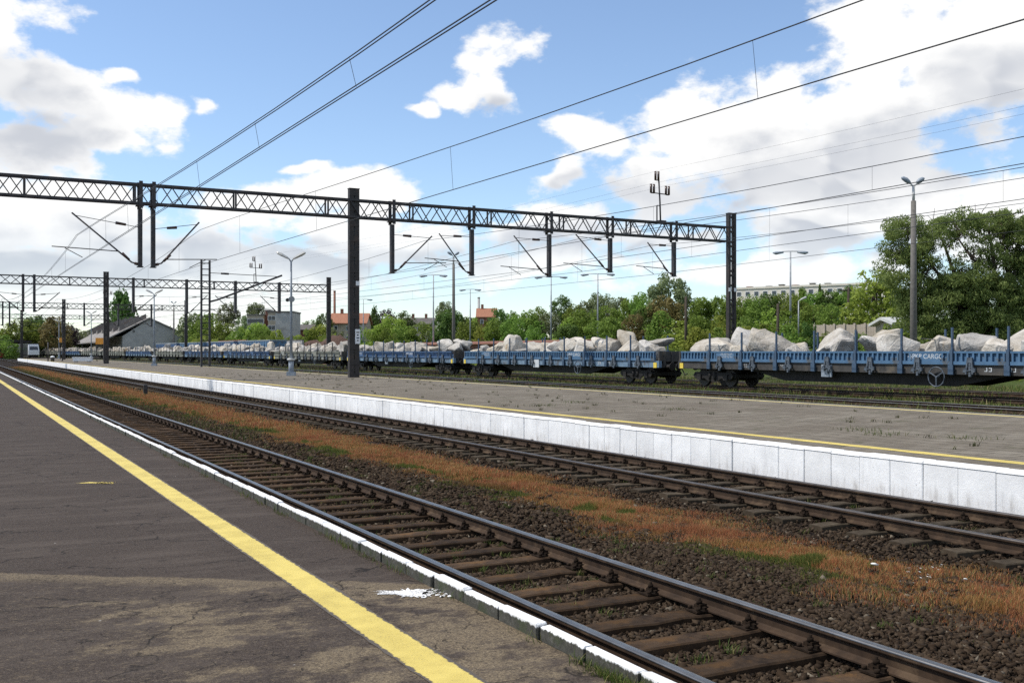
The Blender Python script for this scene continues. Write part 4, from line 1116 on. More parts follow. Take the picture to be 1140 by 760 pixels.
# ------------------------------------------------------------------ stake wagons and their boulders
WL, WP = 27.3, 29.2
NST = 9
def wagon_meshes(tone):
    mt = {'blue': 'blue', 'pale': 'blue', 'deep': 'blue_deep', 'grey': 'grey_wagon'}[tone]
    sole = {'blue': 'sole_dark', 'pale': 'blue_pale', 'deep': 'blue_pale', 'grey': 'grey_wagon'}[tone]
    W = 1.42; out = {}
    bay = (WL - .5) / 10
    def panel(plain):
        mb = MB(); h = bay/2 - .11
        mb.box(.02, .035, -h, h, 1.42, 1.96)                  # sheet
        mb.box(-.075, .035, -h - .01, h + .01, 1.90, 1.985); mb.box(-.085, .035, -h - .01, h + .01, 1.415, 1.56)
        if plain: mb.box(-.06, .018, -h*.62, h*.62, 1.56, 1.90)
        n = 9
        for i in range(n):
            y = -h + .09 + (2*h - .18)*i/(n - 1)
            if plain and abs(y) < h*.62: continue
            mb.box(-.07, .019, y - .045, y + .045, 1.562, 1.898)
        return mb.mesh('side_panel', MT[mt])
    out['panel'], out['plain'] = panel(False), panel(True)
    mb = MB(); mb.box(-.09, .06, -.07, .07, .98, 2.05).box(-.04, .04, -.04, .04, 2.05, 3.0); mb.box(-.13, -.09, -.13, .13, 1.0, 1.4)
    out['stake'] = mb.mesh('stake', MT['stake' if tone != 'grey' else 'sole_dark'])
    mb = MB()
    for s in (-1, 1):
        mb.bar((-.16, s*.16, 1.02), (-.13, s*.10, 1.62), .07, .06); mb.bar((-.17, s*.28, 1.12), (-.15, s*.10, 1.36), .06); mb.tube([(-.2, s*.2, 1.18), (-.08, s*.2, 1.18)], .09, 8)
    mb.box(-.17, -.08, -.12, .12, 1.50, 1.72); mb.tube([(-.16, -.3, 1.25), (-.16, .3, 1.10)], .035, 6); mb.box(-.15, -.05, -.05, .05, .92, 1.5)
    out['latch'] = mb.mesh('side_latch', MT['latch'])
    mb = MB(); mb.box(-W, -W + .22, -WL/2, WL/2, 1.0, 1.40).box(W - .22, W, -WL/2, WL/2, 1.0, 1.40)
    out['solebar'] = mb.mesh('solebar', MT[sole])
    mb = MB(); mb.box(-W + .222, W - .222, -WL/2 + .02, WL/2 - .02, 1.22, 1.36)
    for x in (-.95, .95):
        pr = [(-WL/2 + .3, 1.22), (-WL/2 + .3, .98), (-7.6, .94), (-5.2, .47), (5.2, .47), (7.6, .94), (WL/2 - .3, .98), (WL/2 - .3, 1.22)]
        V = [(x - .09, y, z) for y, z in pr] + [(x + .09, y, z) for y, z in pr]; n = len(pr)
        mb.add(V, [tuple(range(n))[::-1], tuple(range(n, 2*n))] + [(k, (k+1) % n, n + (k+1) % n, n + k) for k in range(n)])
    mb.box(-.5, .5, -3.2, -1.4, .5, 1.0).tube([(.3, 1.5, .8), (.3, 3.6, .8)], .28, 10)
    for y in np.arange(-WL/2 + 1.2, WL/2 - 1, 2.4): mb.box(-W + .25, W - .25, y - .08, y + .08, 1.02, 1.22)
    out['frame'] = mb.mesh('underframe', MT['under'])
    mb = MB(); mb.box(-W + .05, W - .05, -.06, .06, 1.0, 1.98)
    for x in (-1.0, -.4, .4, 1.0): mb.box(x - .08, x + .08, -.12, .12, 1.0, 1.97)
    out['end'] = mb.mesh('end_wall', MT['sole_dark'])
    mb = MB()
    mb.tube([(0, 0, 0), (0, .42, 0)], .10, 10).tube([(0, .42, 0), (0, .60, 0)], .06, 8).tube([(0, .60, 0), (0, .65, 0)], .235, 14)
    out['buffer'] = mb.mesh('buffer', MT['under'])
    mb = MB().box(-.035, 0, -.16, .16, -.16, .16); out['mark'] = mb.mesh('buffer_mark', MT['yellow_mark'])
    mb = MB()
    for s in (-1, 1):
        pr = [(-1.75, .62), (-1.55, .80), (-.55, .80), (-.30, .98), (.30, .98), (.55, .80), (1.55, .80), (1.75, .62), (1.55, .40), (.75, .45), (.35, .30), (-.35, .30), (-.75, .45), (-1.55, .40)]
        n = len(pr); V = [(s*1.08 - .06, y, z) for y, z in pr] + [(s*1.08 + .06, y, z) for y, z in pr]
        mb.add(V, [tuple(range(n))[::-1], tuple(range(n, 2*n))] + [(k, (k+1) % n, n + (k+1) % n, n + k) for k in range(n)])
        for y in (-1.15, 1.15): mb.box(s*1.08 - .14, s*1.08 + .14, y - .17, y + .17, .36, .68)
        mb.tube([(s*1.14, -.22, .38), (s*1.14, -.22, .8)], .10, 8).tube([(s*1.14, .22, .38), (s*1.14, .22, .8)], .10, 8)
    mb.box(-1.0, 1.0, -.22, .22, .48, .96)
    for y in (-1.75, 1.75): mb.box(-1.0, 1.0, y - .06, y + .06, .5, .7)
    out['bogie'] = mb.mesh('bogie', MT['under'])
    mb = MB()
    for s in (-1, 1):
        mb.tube([(s*.70, 0, .50), (s*.83, 0, .50)], .50, 20).tube([(s*.66, 0, .50), (s*.70, 0, .50)], .53, 20)
    mb.tube([(-.7, 0, .5), (.7, 0, .5)], .09, 8)
    out['wheelset'] = mb.mesh('wheelset', MT['wheel'])
    return out
def hand_wheel():
    mb = MB(); pts = [(0, .42*math.cos(t), .42*math.sin(t)) for t in np.linspace(0, 2*math.pi, 21)]
    mb.tube(pts, .028, 6, caps=False)
    for t in (.5, 2.6, 4.7): mb.bar((0, 0, 0), (0, .42*math.cos(t), .42*math.sin(t)), .04)
    mb.tube([(-.03, 0, 0), (.25, 0, 0)], .05, 8); return mb.mesh('hand_wheel', MT['latch'])
HW = hand_wheel()
def text_mesh(s, size, mat):
    c = bpy.data.curves.new('txt', 'FONT'); c.body = s; c.size = size; c.align_x = 'CENTER'; c.extrude = .003
    o = bpy.data.objects.new('txt', c); COL.objects.link(o)
    bpy.context.view_layer.update()
    m = bpy.data.meshes.new_from_object(o.evaluated_get(bpy.context.evaluated_depsgraph_get()))
    bpy.data.objects.remove(o); m.materials.clear(); m.materials.append(mat); return m
LOGO = text_mesh('PKP CARGO', .30, MT['mark_white'])
def star():
    V = [(0, 0, 0)]; F = []
    for i in range(12):
        t = i*math.pi/6; r = .15 if i % 2 == 0 else .05; V.append((r*math.cos(t), r*math.sin(t), 0))
    for i in range(12): F.append((0, 1 + i, 1 + (i + 1) % 12))
    return MB().add(V, F).mesh('emblem', MT['mark_white'])
STAR = star()
def strokes(rows, seed):
    r = random.Random(seed); mb = MB()
    for (y, z, n, h, wd) in rows:
        for i in range(n):
            a = y + i*wd*1.5; k = r.randrange(3)
            mb.box(-.004, 0, a, a + wd*(.25 if k == 0 else 1), z, z + h*.18); mb.box(-.004, 0, a, a + wd*.28, z + h*.18, z + h*.82); mb.box(-.004, 0, a, a + wd*(.4 if k == 2 else 1), z + h*.82, z + h)
    return mb.mesh('stencil_mark', MT['mark_white'])
TONE_LIST = ['blue', 'pale', 'deep', 'grey', 'deep', 'deep', 'grey', 'deep', 'grey', 'grey', 'deep', 'grey', 'grey', 'grey']
WM = {t: wagon_meshes(t) for t in ('blue', 'pale', 'deep', 'grey')}
TXT = Matrix.Rotation(R(90), 4, 'X')
def wagon(i, tone):
    yc = 48.85 - WL/2 + i*WP; x = YARD[2] + bend(yc)
    col = {'blue': 'bright blue', 'pale': 'chalky blue', 'deep': 'dark blue', 'grey': 'faded grey-green'}[tone]
    place = ['nearest wagon of the stone train, cut off by the right edge', 'second wagon of the stone train, left of the nearest one'] + ['%s wagon of the stone train counting from the right' % nth(k) for k in range(3, 20)]
    r = empty('stake_wagon', (x, yc, 0), bend_rot(yc))
    tag(r, '%s stake wagon, %s' % (col, place[i]), 'freight wagon', 'stake wagons of the stone train')
    m = WM[tone]; W = 1.42; bay = (WL - .5)/10
    put('underframe', m['frame'], r); put('solebar', m['solebar'], r)
    for s in (-1, 1):
        rz = 0 if s < 0 else math.pi
        for k in range(10):
            y = -WL/2 + .25 + bay*(k + .5)
            pn = put('side_panel', m['plain'] if k in (3, 8) else m['panel'], r, (s*W, y, 0), (0, 0, rz))
            if s < 0 and i < 3 and k == 3: 
                lg = put('lettering', LOGO, pn, (-.063, -.1, 1.66), (R(90), 0, R(-90))); put('emblem', STAR, pn, (-.066, 1.0 - .15, 1.75), (R(90), 0, R(-90)))
            if s < 0 and i < 4 and k == 8: put('stencil_mark', strokes([(-.6, 1.78, 8, .09, .085), (-.6, 1.63, 8, .09, .085)], 3 + i), pn, (-.064, 0, 0))
        for k in range(1, 10):
            y = -WL/2 + .25 + bay*k
            put('stake', m['stake'], r, (s*(W + .03), y, 0), (0, 0, rz))
            if s < 0 and i < 6: put('side_latch', m['latch'], r, (s*(W + .03), y - bay*.36, 0), (0, 0, rz))
        put('end_wall', m['end'], r, (0, s*(WL/2 - .08), 0))
        for sx in (-1, 1):
            bf = put('buffer', m['buffer'], r, (sx*.875, s*WL/2, 1.06), (0, 0, 0 if s > 0 else math.pi))
        if i < 5: put('buffer_mark', m['mark'], r, (-W - .002, s*(WL/2 - .35), 1.14))
        bg = put('bogie', m['bogie'], r, (0, s*(WL/2 - 2.8), 0))
        for t in (-1.15, 1.15): put('wheelset', m['wheelset'], bg, (0, t, 0))
    cp = MB()
    cp.tube([(0, -WL/2 - .95, 1.02), (0, -WL/2, 1.06)], .06, 6).tube([(.2, -WL/2 - .1, 1.0), (.2, -WL/2 - .45, .55), (.2, -WL/2 - .7, .62)], .035, 6)
    cp.build('coupling', MT['under'], r)
    if i < 4:
        put('hand_wheel', HW, r, (-W - .16, -WL/2 + 9.0, .88))
        MB().box(-.06, 0, -.42, .42, .82, 1.38).build('data_plate', MT['mark_white'], r, (-W - .005, WL/2 - 12.4, 0)) if i == 1 else MB().box(-.05, 0, -.34, .34, .74, 1.34).build('data_plate', MT['lamp_grey'], r, (-W - .005, WL/2 - 11.8, 0))
        put('stencil_mark', strokes([(-.2, 1.14, 2, .16, .14), (-1.3, 1.14, 2, .16, .12)], 40 + i), r, (-W - .004, -WL/2 + 6.6, 0))
        put('stencil_mark', strokes([(-.4, 1.24, 5, .07, .09), (-.4, 1.12, 5, .07, .09)], 50 + i), r, (-W - .004, WL/2 - 5.6, 0))
        put('stencil_mark', strokes([(-.4, 1.2, 6, .08, .09)], 60 + i), r, (-W - .004, WL/2 - 8.9, 0))
    return r
def rock_mesh(seed, detail=2):
    r = random.Random(seed); b = bmesh.new()
    n = r.randint(10, 17)
    for _ in range(n):
        v = Vector((r.gauss(0, 1), r.gauss(0, 1), r.gauss(0, 1))).normalized() * (1.35 if seed % 3 else 1.08)
        t_ = r.uniform(.70, 1.02)
        b.verts.new((max(-t_, min(t_, v.x)), max(-t_, min(t_, v.y)), max(-.8, min(r.uniform(.55, 1.05), v.z))))
    res = bmesh.ops.convex_hull(b, input=b.verts)
    bmesh.ops.delete(b, geom=list({g for g in res['geom_interior'] + res['geom_unused'] if isinstance(g, bmesh.types.BMVert)}), context='VERTS')
    bmesh.ops.bevel(b, geom=b.edges[:], offset=.07, segments=1, affect='EDGES', profile=.6)
    bmesh.ops.triangulate(b, faces=b.faces[:])
    if detail: bmesh.ops.subdivide_edges(b, edges=[e for e in b.edges if e.calc_length() > .30], cuts=1)
    bmesh.ops.triangulate(b, faces=b.faces[:])
    for v in b.verts:
        p = v.co; k = .045*math.sin(p.x*5.3 + seed) + .045*math.sin(p.y*6.1 + 2*seed) + .035*math.sin(p.z*7.7 + p.x*3 + seed) + r.uniform(-.028, .028)
        v.co += p.normalized()*k
    m = bpy.data.meshes.new('boulder'); b.to_mesh(m); b.free(); m.materials.append(MT['rock']); return m
ROCKS = [rock_mesh(i + 3) for i in range(18)]
def load(i, tone, n):
    """boulders along the wagon in two rows, front row visible"""
    yc = 48.85 - WL/2 + i*WP; r = random.Random(200 + i); items = []
    y = -WL/2 + 1.1
    while y < WL/2 - .9:
        a = r.uniform(.45, 1.3); h = r.uniform(.55, .95) if a < .9 else r.uniform(.8, 1.2)
        items.append((y + a*.6, r.uniform(-.55, -.15), a, r.uniform(.6, .9), h)); y += a*r.uniform(1.30, 2.25)
    y = -WL/2 + 1.8
    while y < WL/2 - 1.2:
        a = r.uniform(.7, 1.5); items.append((y + a*.6, r.uniform(.2, .55), a, r.uniform(.6, .8), r.uniform(.8, 1.25))); y += a*r.uniform(2.0, 4.0)
    items.sort(key=lambda q: -q[0])
    single = i < 8
    for k, (y, x, a, w, h) in enumerate(items):
        Y = yc + y; X = YARD[2] + bend(yc) + x - bend_rot(yc)*y
        hh = h * (.88 + .14*math.sin(y*.9 + i*2))
        o = put('boulder', ROCKS[r.randrange(18)], None, (X, Y, 1.40 + hh*.74), (r.uniform(-.25, .25), r.uniform(-.3, .3), r.uniform(0, 6.28)), (w, w, hh))
        rot = o.rotation_euler.z
        # stretch along the wagon whatever the turn: choose quarter turns so that the long axis follows the track
        q = round(rot/(math.pi/2))*math.pi/2 + r.uniform(-.35, .35); o.rotation_euler.z = q
        o.scale = (a, w, hh) if abs(math.sin(q)) > .7 else (w, a, hh)
        if not single:
            mt_ = Matrix.Translation(o.location) @ o.rotation_euler.to_matrix().to_4x4() @ Matrix.Diagonal((*o.scale, 1))
            FAR_ROCKS.add([mt_ @ v.co for v in o.data.vertices], [tuple(p.vertices) for p in o.data.polygons])
            bpy.data.objects.remove(o); continue
        tag(o, 'pale quarried boulder, %s from the left on the %s wagon from the right' % (nth(k + 1), nth(i + 1)), 'boulder', 'quarried boulders loaded on the stone train')
FAR_ROCKS = MB()
for i, t in enumerate(TONE_LIST):
    wagon(i, t)
    load(i, t, 0)
tag(FAR_ROCKS.build('distant_boulders', MT['rock']), 'pale boulders on the farthest wagons of the stone train', 'boulders', kind='stuff')

# a second, plain row of blue box wagons behind the stone train at left
for k, (y, c, lab) in enumerate(((182, 'blue', 'nearest of the box wagons behind the stone train, blue-sided with a grey top'), (206, 'blue_deep', 'second box wagon behind the stone train, dark blue'),
                                 (230, 'blue', 'third box wagon behind the stone train, beside the shed gable'), (254, 'blue_deep', 'farthest box wagon behind the stone train'))):
    x = YARD[3] + 3.4 + bend(y); r = empty('box_wagon', (x, y, 0), bend_rot(y))
    mb = MB().box(-1.4, 1.4, -10.5, 10.5, 1.15, 3.75)
    for yy in np.arange(-10, 10.3, 1.55): mb.box(-1.46, -1.4, yy - .07, yy + .07, 1.15, 3.7)
    mb.build('body', MT[c], r); MB().box(-1.47, 1.47, -10.55, 10.55, 3.752, 3.92).build('top_rail', MT['lamp_grey'], r)
    MB().box(-1.2, 1.2, -10.3, 10.3, .8, 1.148).build('underframe', MT['under'], r)
    for s in (-1, 1):
        bg = put('bogie', WM['blue']['bogie'], r, (0, s*7.6, 0))
        for t in (-1.15, 1.15): put('wheelset', WM['blue']['wheelset'], bg, (0, t, 0))
    tag(r, lab, 'freight wagon', 'box wagons behind the stone train')

# ------------------------------------------------------------------ far end of the far platform: passenger train, canopy, small furniture
def passenger_train():
    y = 322; x = YARD[0] + bend(y) ; r = empty('passenger_train', (x, y, 0), bend_rot(y) + .02)
    MB().box(-1.42, 1.42, .5, 44, 1.0, 3.9).build('body', MT['train_dark'], r)
    V = [(-1.42,.45,1.0),(1.42,.45,1.0),(1.42,.45,2.2),(-1.42,.45,2.2),(1.25,1.1,4.0),(-1.25,1.1,4.0),(-1.42,1.2,1.0),(1.42,1.2,1.0),(1.42,1.2,3.7),(-1.42,1.2,3.7)]
    fr = MB().add([(a, b_ - .8, c) for a, b_, c in V], [(0,1,2,3),(3,2,4,5),(1,7,8,4,2),(0,3,5,9,6),(5,4,8,9),(6,7,1,0)]).build('front', MT['train_white'], r)
    MB().add([(-1.15,-.30,2.35),(1.15,-.30,2.35),(1.05,.06,3.35),(-1.05,.06,3.35)], [(0,1,2,3)]).build('windscreen', MT['glass'], fr)
    MB().box(-1.3, 1.3, .6, 43.9, 3.902, 4.25).build('roof', MT['train_dark'], r)
    for k in range(12): MB().box(-1.45, -1.422, 2.2 + k*3.4, 4.4 + k*3.4, 2.15, 3.1).build('window', MT['glass'], r)
    MB().box(-1.3, 1.3, .6, 43.8, .35, .998).build('underframe', MT['under'], r)
    tag(r, 'white-fronted dark passenger train at the far left end of the platform', 'train')
passenger_train()
def canopy():
    x, y = at_d(2, 330); r = empty('station_canopy', (x, y, -.2), .1)
    MB().box(-7, 7.5, -8, 30, 5.0, 5.5).add([(-7.3,-8.3,5.5),(7.8,-8.3,5.5),(7.8,30,5.5),(-7.3,30,5.5),(.2,-8.3,6.0),(.2,30,6.0)], [(0,1,4),(1,2,5,4),(2,3,5),(3,0,4,5)]).build('roof', MT['steel_mast'], r)
    for xx in (-5.5, 6.0):
        for yy in (-6, 4, 14, 24): MB().box(xx - .15, xx + .15, yy - .15, yy + .15, 0, 5.0).build('post', MT['steel_mast'], r)
    tag(r, 'dark flat station canopy on posts at the far left edge', 'canopy')
canopy()
x, y = at_d(2, 300); rv = empty('red_van', (x - .5, y, -.2), .1)
MB().box(-1.0, 1.0, -2.2, 2.2, .45, 1.9).box(-.9, .9, -1.6, 2.1, 1.9, 2.7).build('body', MT['red_paint'], rv)
MB().box(-.8, .8, -1.64, -1.60, 1.95, 2.6).build('windscreen', MT['glass'], rv)
for sx in (-1, 1):
    for yy in (-1.3, 1.3): MB().tube([(sx*.85, yy, .36), (sx*1.02, yy, .36)], .36, 12).build('wheel', MT['under'], rv)
tag(rv, 'small red vehicle under the canopy at the far left edge', 'van')
# orange panels
for lab, px, D, py0, py1, px0, px1 in (('orange panel in front of the shed, right of the two', 112, 168, 376, 383, 106.5, 116), ('orange panel in front of the shed, left of the two', 69, 208, 376, 381, 66, 72)):
    x, y = at_d((px0 + px1)/2, D); w = (px1 - px0)*D/FPX; z0, z1 = z_at(py1, D), z_at(py0, D)
    r = empty('orange_panel', (x, y, FZ - .02), -TH); zz = FZ - .02
    MB().box(-w/2, w/2, -.06, .06, z0 - zz, z1 - zz).build('board', MT['orange'], r)
    for s in (-1, 1): MB().box(s*w*.38 - .05, s*w*.38 + .05, .062, .16, 0, z1 - zz - .05).build('post', MT['steel_dark'], r)
    tag(r, lab, 'sign', 'orange panels by the platform')
# concrete planter, litter bin, posts
x, y = at_d(92, 158); r = empty('concrete_planter', (x, y, FZ - .014), -TH)
MB().box(-1.35, 1.35, -.4, .4, .12, .62).box(-1.45, 1.45, -.46, .46, .622, .74).build('trough', MT['sign_white'], r)
for s in (-1, 1): MB().box(s*1.0 - .15, s*1.0 + .15, -.35, .35, 0, .118).build('foot', MT['concrete'], r)
tag(r, 'pale concrete trough standing on the far platform', 'planter')
x, y = at_d(58.5, 165); r = empty('litter_bin', (x, y, FZ - .014))
MB().tube([(0,0,0), (0,0,.62)], [.26, .32], 12).build('bin', MT['sole_dark'], r); MB().tube([(0,0,.625), (0,0,.8), (0,0,.9)], [.36, .30, .08], 12).build('lid', MT['sign_white'], r)
tag(r, 'dark litter bin with a white lid far along the platform', 'litter bin')
for px, D, h, lb in ((53.5, 170, 3.1, 'thin dark post beside the white-lidded bin'), (69.5, 172, 2.2, 'short thin dark post right of the white-lidded bin')):
    x, y = at_d(px, D); o = MB().tube([(0,0,0), (0,0,h)], .09, 8).box(-.16, .16, -.16, .16, 0, .06).build('platform_post', MT['steel_dark'], None, (x, y, FZ - .014)); tag(o, lb, 'post')

# ------------------------------------------------------------------ buildings
def gable_house(name, label, px0, px1, D, py_eave, py_ridge, depth_m, wall, roof, rz=None, chimneys=1, zbase=None, storeys=2):
    """house with its long side to the viewer, between two columns of the picture at distance D"""
    pc = (px0 + px1)/2; x, y = at_d(pc, D); w = (px1 - px0)*D/FPX; zb = terrain(x, y) - 1.0
    ze, zr = z_at(py_eave, D), z_at(py_ridge, D)
    r = empty(name, (x, y, zb), -TH if rz is None else rz)
    h, H = ze - zb, zr - zb; a, d = w/2, depth_m/2
    MB().box(-a, a, -d, d, 0, h).add([(-a,-d,h),(-a,d,h),(-a,0,H-.2),(a,-d,h),(a,d,h),(a,0,H-.2)], [(0,2,1),(3,4,5)]).build('wall', wall, r)
    o = .5; V = []
    rf = MB().add([(-a-o,-d-o,h-.3),(a+o,-d-o,h-.3),(a+o,0,H),(-a-o,0,H),(-a-o,-d-o,h-.05),(a+o,-d-o,h-.05),(a+o,0,H+.25),(-a-o,0,H+.25)], [(3,2,1,0),(4,5,6,7),(0,1,5,4),(1,2,6,5),(3,0,4,7)])
    rf.add([(-a-o,d+o,h-.3),(a+o,d+o,h-.3),(a+o,0,H),(-a-o,0,H),(-a-o,d+o,h-.05),(a+o,d+o,h-.05),(a+o,0,H+.25),(-a-o,0,H+.25)], [(0,1,2,3),(7,6,5,4),(4,5,1,0),(5,6,2,1),(7,4,0,3)])
    ro = rf.build('roof', roof, r)
    for c in range(chimneys):
        cx = -a*.5 + c*a*.9; MB().box(cx - .4, cx + .4, -.4, .4, H - .6, H + 1.5).build('chimney', MT['brick_red'], ro)
    n = max(2, int(w/3))
    for s in range(storeys):
        z = h - 2.2 - s*3.0
        if z < .5: continue
        for k in range(n):
            cx = -a + w*(k + .5)/n
            wn = MB().box(cx - .5, cx + .5, -d - .05, -d - .005, z, z + 1.4).build('window', MT['sign_white'], r)
            MB().box(cx - .4, cx + .4, -d - .07, -d - .052, z + .1, z + 1.3).build('pane', MT['glass'], wn)
    tag(r, label, 'house'); return r
gable_house('house', 'house with an orange tiled roof beyond the third wagon', 371, 410, 300, 360, 349.5, 11, MT['beige_wall'], MT['roof_tile'], chimneys=1)
gable_house('house', 'small house with a red roof and chimney above the treeline', 532, 552, 330, 353, 344, 9, MT['brick_red'], MT['roof_tile'], chimneys=1)
gable_house('house', 'grey-roofed row house with several chimneys in the trees', 452, 484, 330, 361, 354.5, 10, MT['beige_wall'], MT['roof_grey'], chimneys=2)
gable_house('house', 'low white-roofed shed half hidden beside the willow', 986, 1003, 92, 359, 356, 5, MT['beige_wall'], MT['lamp_head'], chimneys=0, storeys=1)
gable_house('house', 'low long grey-roofed building right of the flat-roofed blocks', 331, 350, 335, 367, 362, 9, MT['brick_red'], MT['roof_grey'], chimneys=0)
def flat_block(name, label, px0, px1, D, py_top, depth_m, mat, storeys, cols, rz=-TH, top_h=.4):
    x, y = at_d((px0 + px1)/2, D); w = (px1 - px0)*D/FPX; zb = terrain(x, y) - 1.5; h = z_at(py_top, D) - zb
    r = empty(name, (x, y, zb), rz); a, d = w/2, depth_m/2
    MB().box(-a, a, -d, d, 0, h).build('wall', mat, r); MB().box(-a - .2, a + .2, -d - .2, d + .2, h + .003, h + top_h).build('parapet', MT['concrete'], r)
    for s in range(storeys):
        z = h - 2.4 - s*2.9
        if z < 1: break
        for k in range(cols):
            cx = -a + w*(k + .5)/cols
            wn = MB().box(cx - .62, cx + .62, -d - .06, -d - .006, z, z + 1.45).build('window', MT['sign_white'], r)
            MB().box(cx - .5, cx + .5, -d - .08, -d - .062, z + .1, z + 1.35).build('pane', MT['glass'], wn)
    tag(r, label, 'building'); return r
flat_block('apartment_house', 'grey flat-roofed block with a plain side left of the platform lamp', 311.5, 330, 320, 348.5, 12, MT['grey_wall'], 0, 3)
flat_block('apartment_house', 'narrow beige window front joined to the grey flat-roofed block', 303.5, 311.4, 321, 348.7, 12, MT['beige_wall'], 4, 2)
flat_block('stair_tower', 'dark brick stair tower between two beige blocks', 298.5, 303.4, 322, 346.8, 8, MT['brick_red'], 0, 1)
flat_block('apartment_house', 'lower beige flat-roofed block left of the dark stair tower', 281, 298.4, 322, 352, 12, MT['beige_wall'], 3, 5)
# long panel block on the hill
def panel_block():
    (x0, y0), (x1, y1) = at_d(818, 305), at_d(985, 278); L = math.hypot(x1 - x0, y1 - y0); rz = math.atan2(y1 - y0, x1 - x0)
    zt = 20.2; r = empty('panel_apartment_block', ((x0 + x1)/2, (y0 + y1)/2, 4.0), rz); a = L/2; h = zt - 4
    MB().box(-a, a, 0, 11, 0, h).build('wall', MT['block_wall'], r); MB().box(-a - .2, a + .2, -.25, 11.2, h + .003, h + .55).build('parapet', MT['block_wall'], r)
    n = 16
    for s in range(4):
        for k in range(n):
            cx = -a + L*(k + .5)/n; z = h - 2.1 - s*2.8
            wn = MB().box(cx - .75, cx + .75, -.06, -.006, z, z + 1.4).build('window', MT['sign_white'], r); MB().box(cx - .64, cx + .64, -.08, -.062, z + .1, z + 1.3).build('pane', MT['glass'], wn)
    for k in range(9):
        cx = -a + L*(k + .6)/9; cx += rnd.uniform(-1.5, 1.5); hv = rnd.uniform(.6, 1.3); MB().box(cx - .6, cx + .6, 3, 4.6, h + .5, h + hv).box(cx - .8, cx + .8, 2.9, 4.7, h + hv + .002, h + hv + .15).build('roof_vent', MT['brick_red' if k % 3 == 0 else 'concrete'], r)
    tag(r, 'long pale apartment block on the hill behind the trees', 'building')
panel_block()
def grey_shed():
    """long goods shed along the tracks, gable towards us, row of raised roof lights on its near slope"""
    y0 = 345; zr, ze = 12.3, 6.8
    xg0, xg1 = 46.5, 66.5
    r = empty('goods_shed', (0, y0, 0)); xm = 54.6; Lg = 120
    MB().add([(xg0,0,0),(xg1,0,0),(xg1,0,ze),(xm,0,zr),(xg0,0,ze)] + [(xg0,Lg,0),(xg1,Lg,0),(xg1,Lg,ze),(xm,Lg,zr),(xg0,Lg,ze)], [(0,1,2,3,4),(9,8,7,6,5),(5,0,4,9),(1,6,7,2)]).build('wall', MT['grey_wall'], r)
    sh = []
    rf = MB()
    for (xa, za, xb, zb) in ((xg0 - 6.5, ze - 2.2, xm, zr), (xm, zr, xg1 + 2, ze - .9)):
        rf.add([(xa,-.6,za+.1),(xb,-.6,zb+.1),(xb,Lg,zb+.1),(xa,Lg,za+.1),(xa,-.6,za+.5),(xb,-.6,zb+.5),(xb,Lg,zb+.5),(xa,Lg,za+.5)], [(0,1,2,3),(7,6,5,4),(4,5,1,0),(5,6,2,1),(3,7,4,0)])
    ro = rf.build('roof', MT['roof_pale'], r)
    sl = (zr - ze + 2.2)/(xm - xg0 + 6.5)
    for k in range(8):
        ya = 4 + k*14.5; xa, xb = xm - 8.5, xm - .3; za, zb = zr - sl*8.5 + .5, zr - sl*.3 + .5
        MB().add([(xa,ya,za-.2),(xb,ya,zb-.2),(xb,ya+7,zb-.2),(xa,ya+7,za-.2),(xa,ya+.5,za+1.5),(xb,ya+.5,zb+1.5)], [(1,2,5),(2,3,4,5),(3,0,4)]).build('roof_light', MT['roof_pale'], ro)
        MB().add([(xa,ya,za-.2),(xb,ya,zb-.2),(xb,ya+.5,zb+1.5),(xa,ya+.5,za+1.5)], [(0,1,2,3)]).build('roof_glazing', MT['roof_grey'], ro)
    MB().box(xg0 - 6, xg0 - .01, 3, Lg, 0, .9).build('loading_dock', MT['concrete'], r)
    for k in range(9): MB().box(xg0 - 5.9, xg0 - 5.6, 1 + k*14, 1.3 + k*14, .9, ze - 1.9).build('post', MT['bark'], r)
    MB().box(xm - 5.0, xm - 4.4, -.08, -.005, 8.0, 8.7).build('vent', MT['glass'], r)
    tag(r, 'long grey goods shed with a plain gable and row of roof lights', 'shed')
grey_shed()
def chimney(label, px, D, py, rad, mat):
    x, y = at_d(px, D); z0 = terrain(x, y) - 1; o = MB().tube([(0,0,0), (0,0,z_at(py, D) - z0)], [rad*1.3, rad], 12).tube([(0,0,z_at(py, D) - z0 + .01), (0,0,z_at(py, D) - z0 + .5)], rad*1.12, 12).build('factory_chimney', mat, None, (x, y, z0)); tag(o, label, 'chimney')
chimney('slender brown factory chimney above the orange-roofed house', 372.5, 380, 325, .42, MT['brick_red'])
chimney('slender grey chimney above the small red-roofed house', 533, 420, 332, .5, MT['grey_wall'])
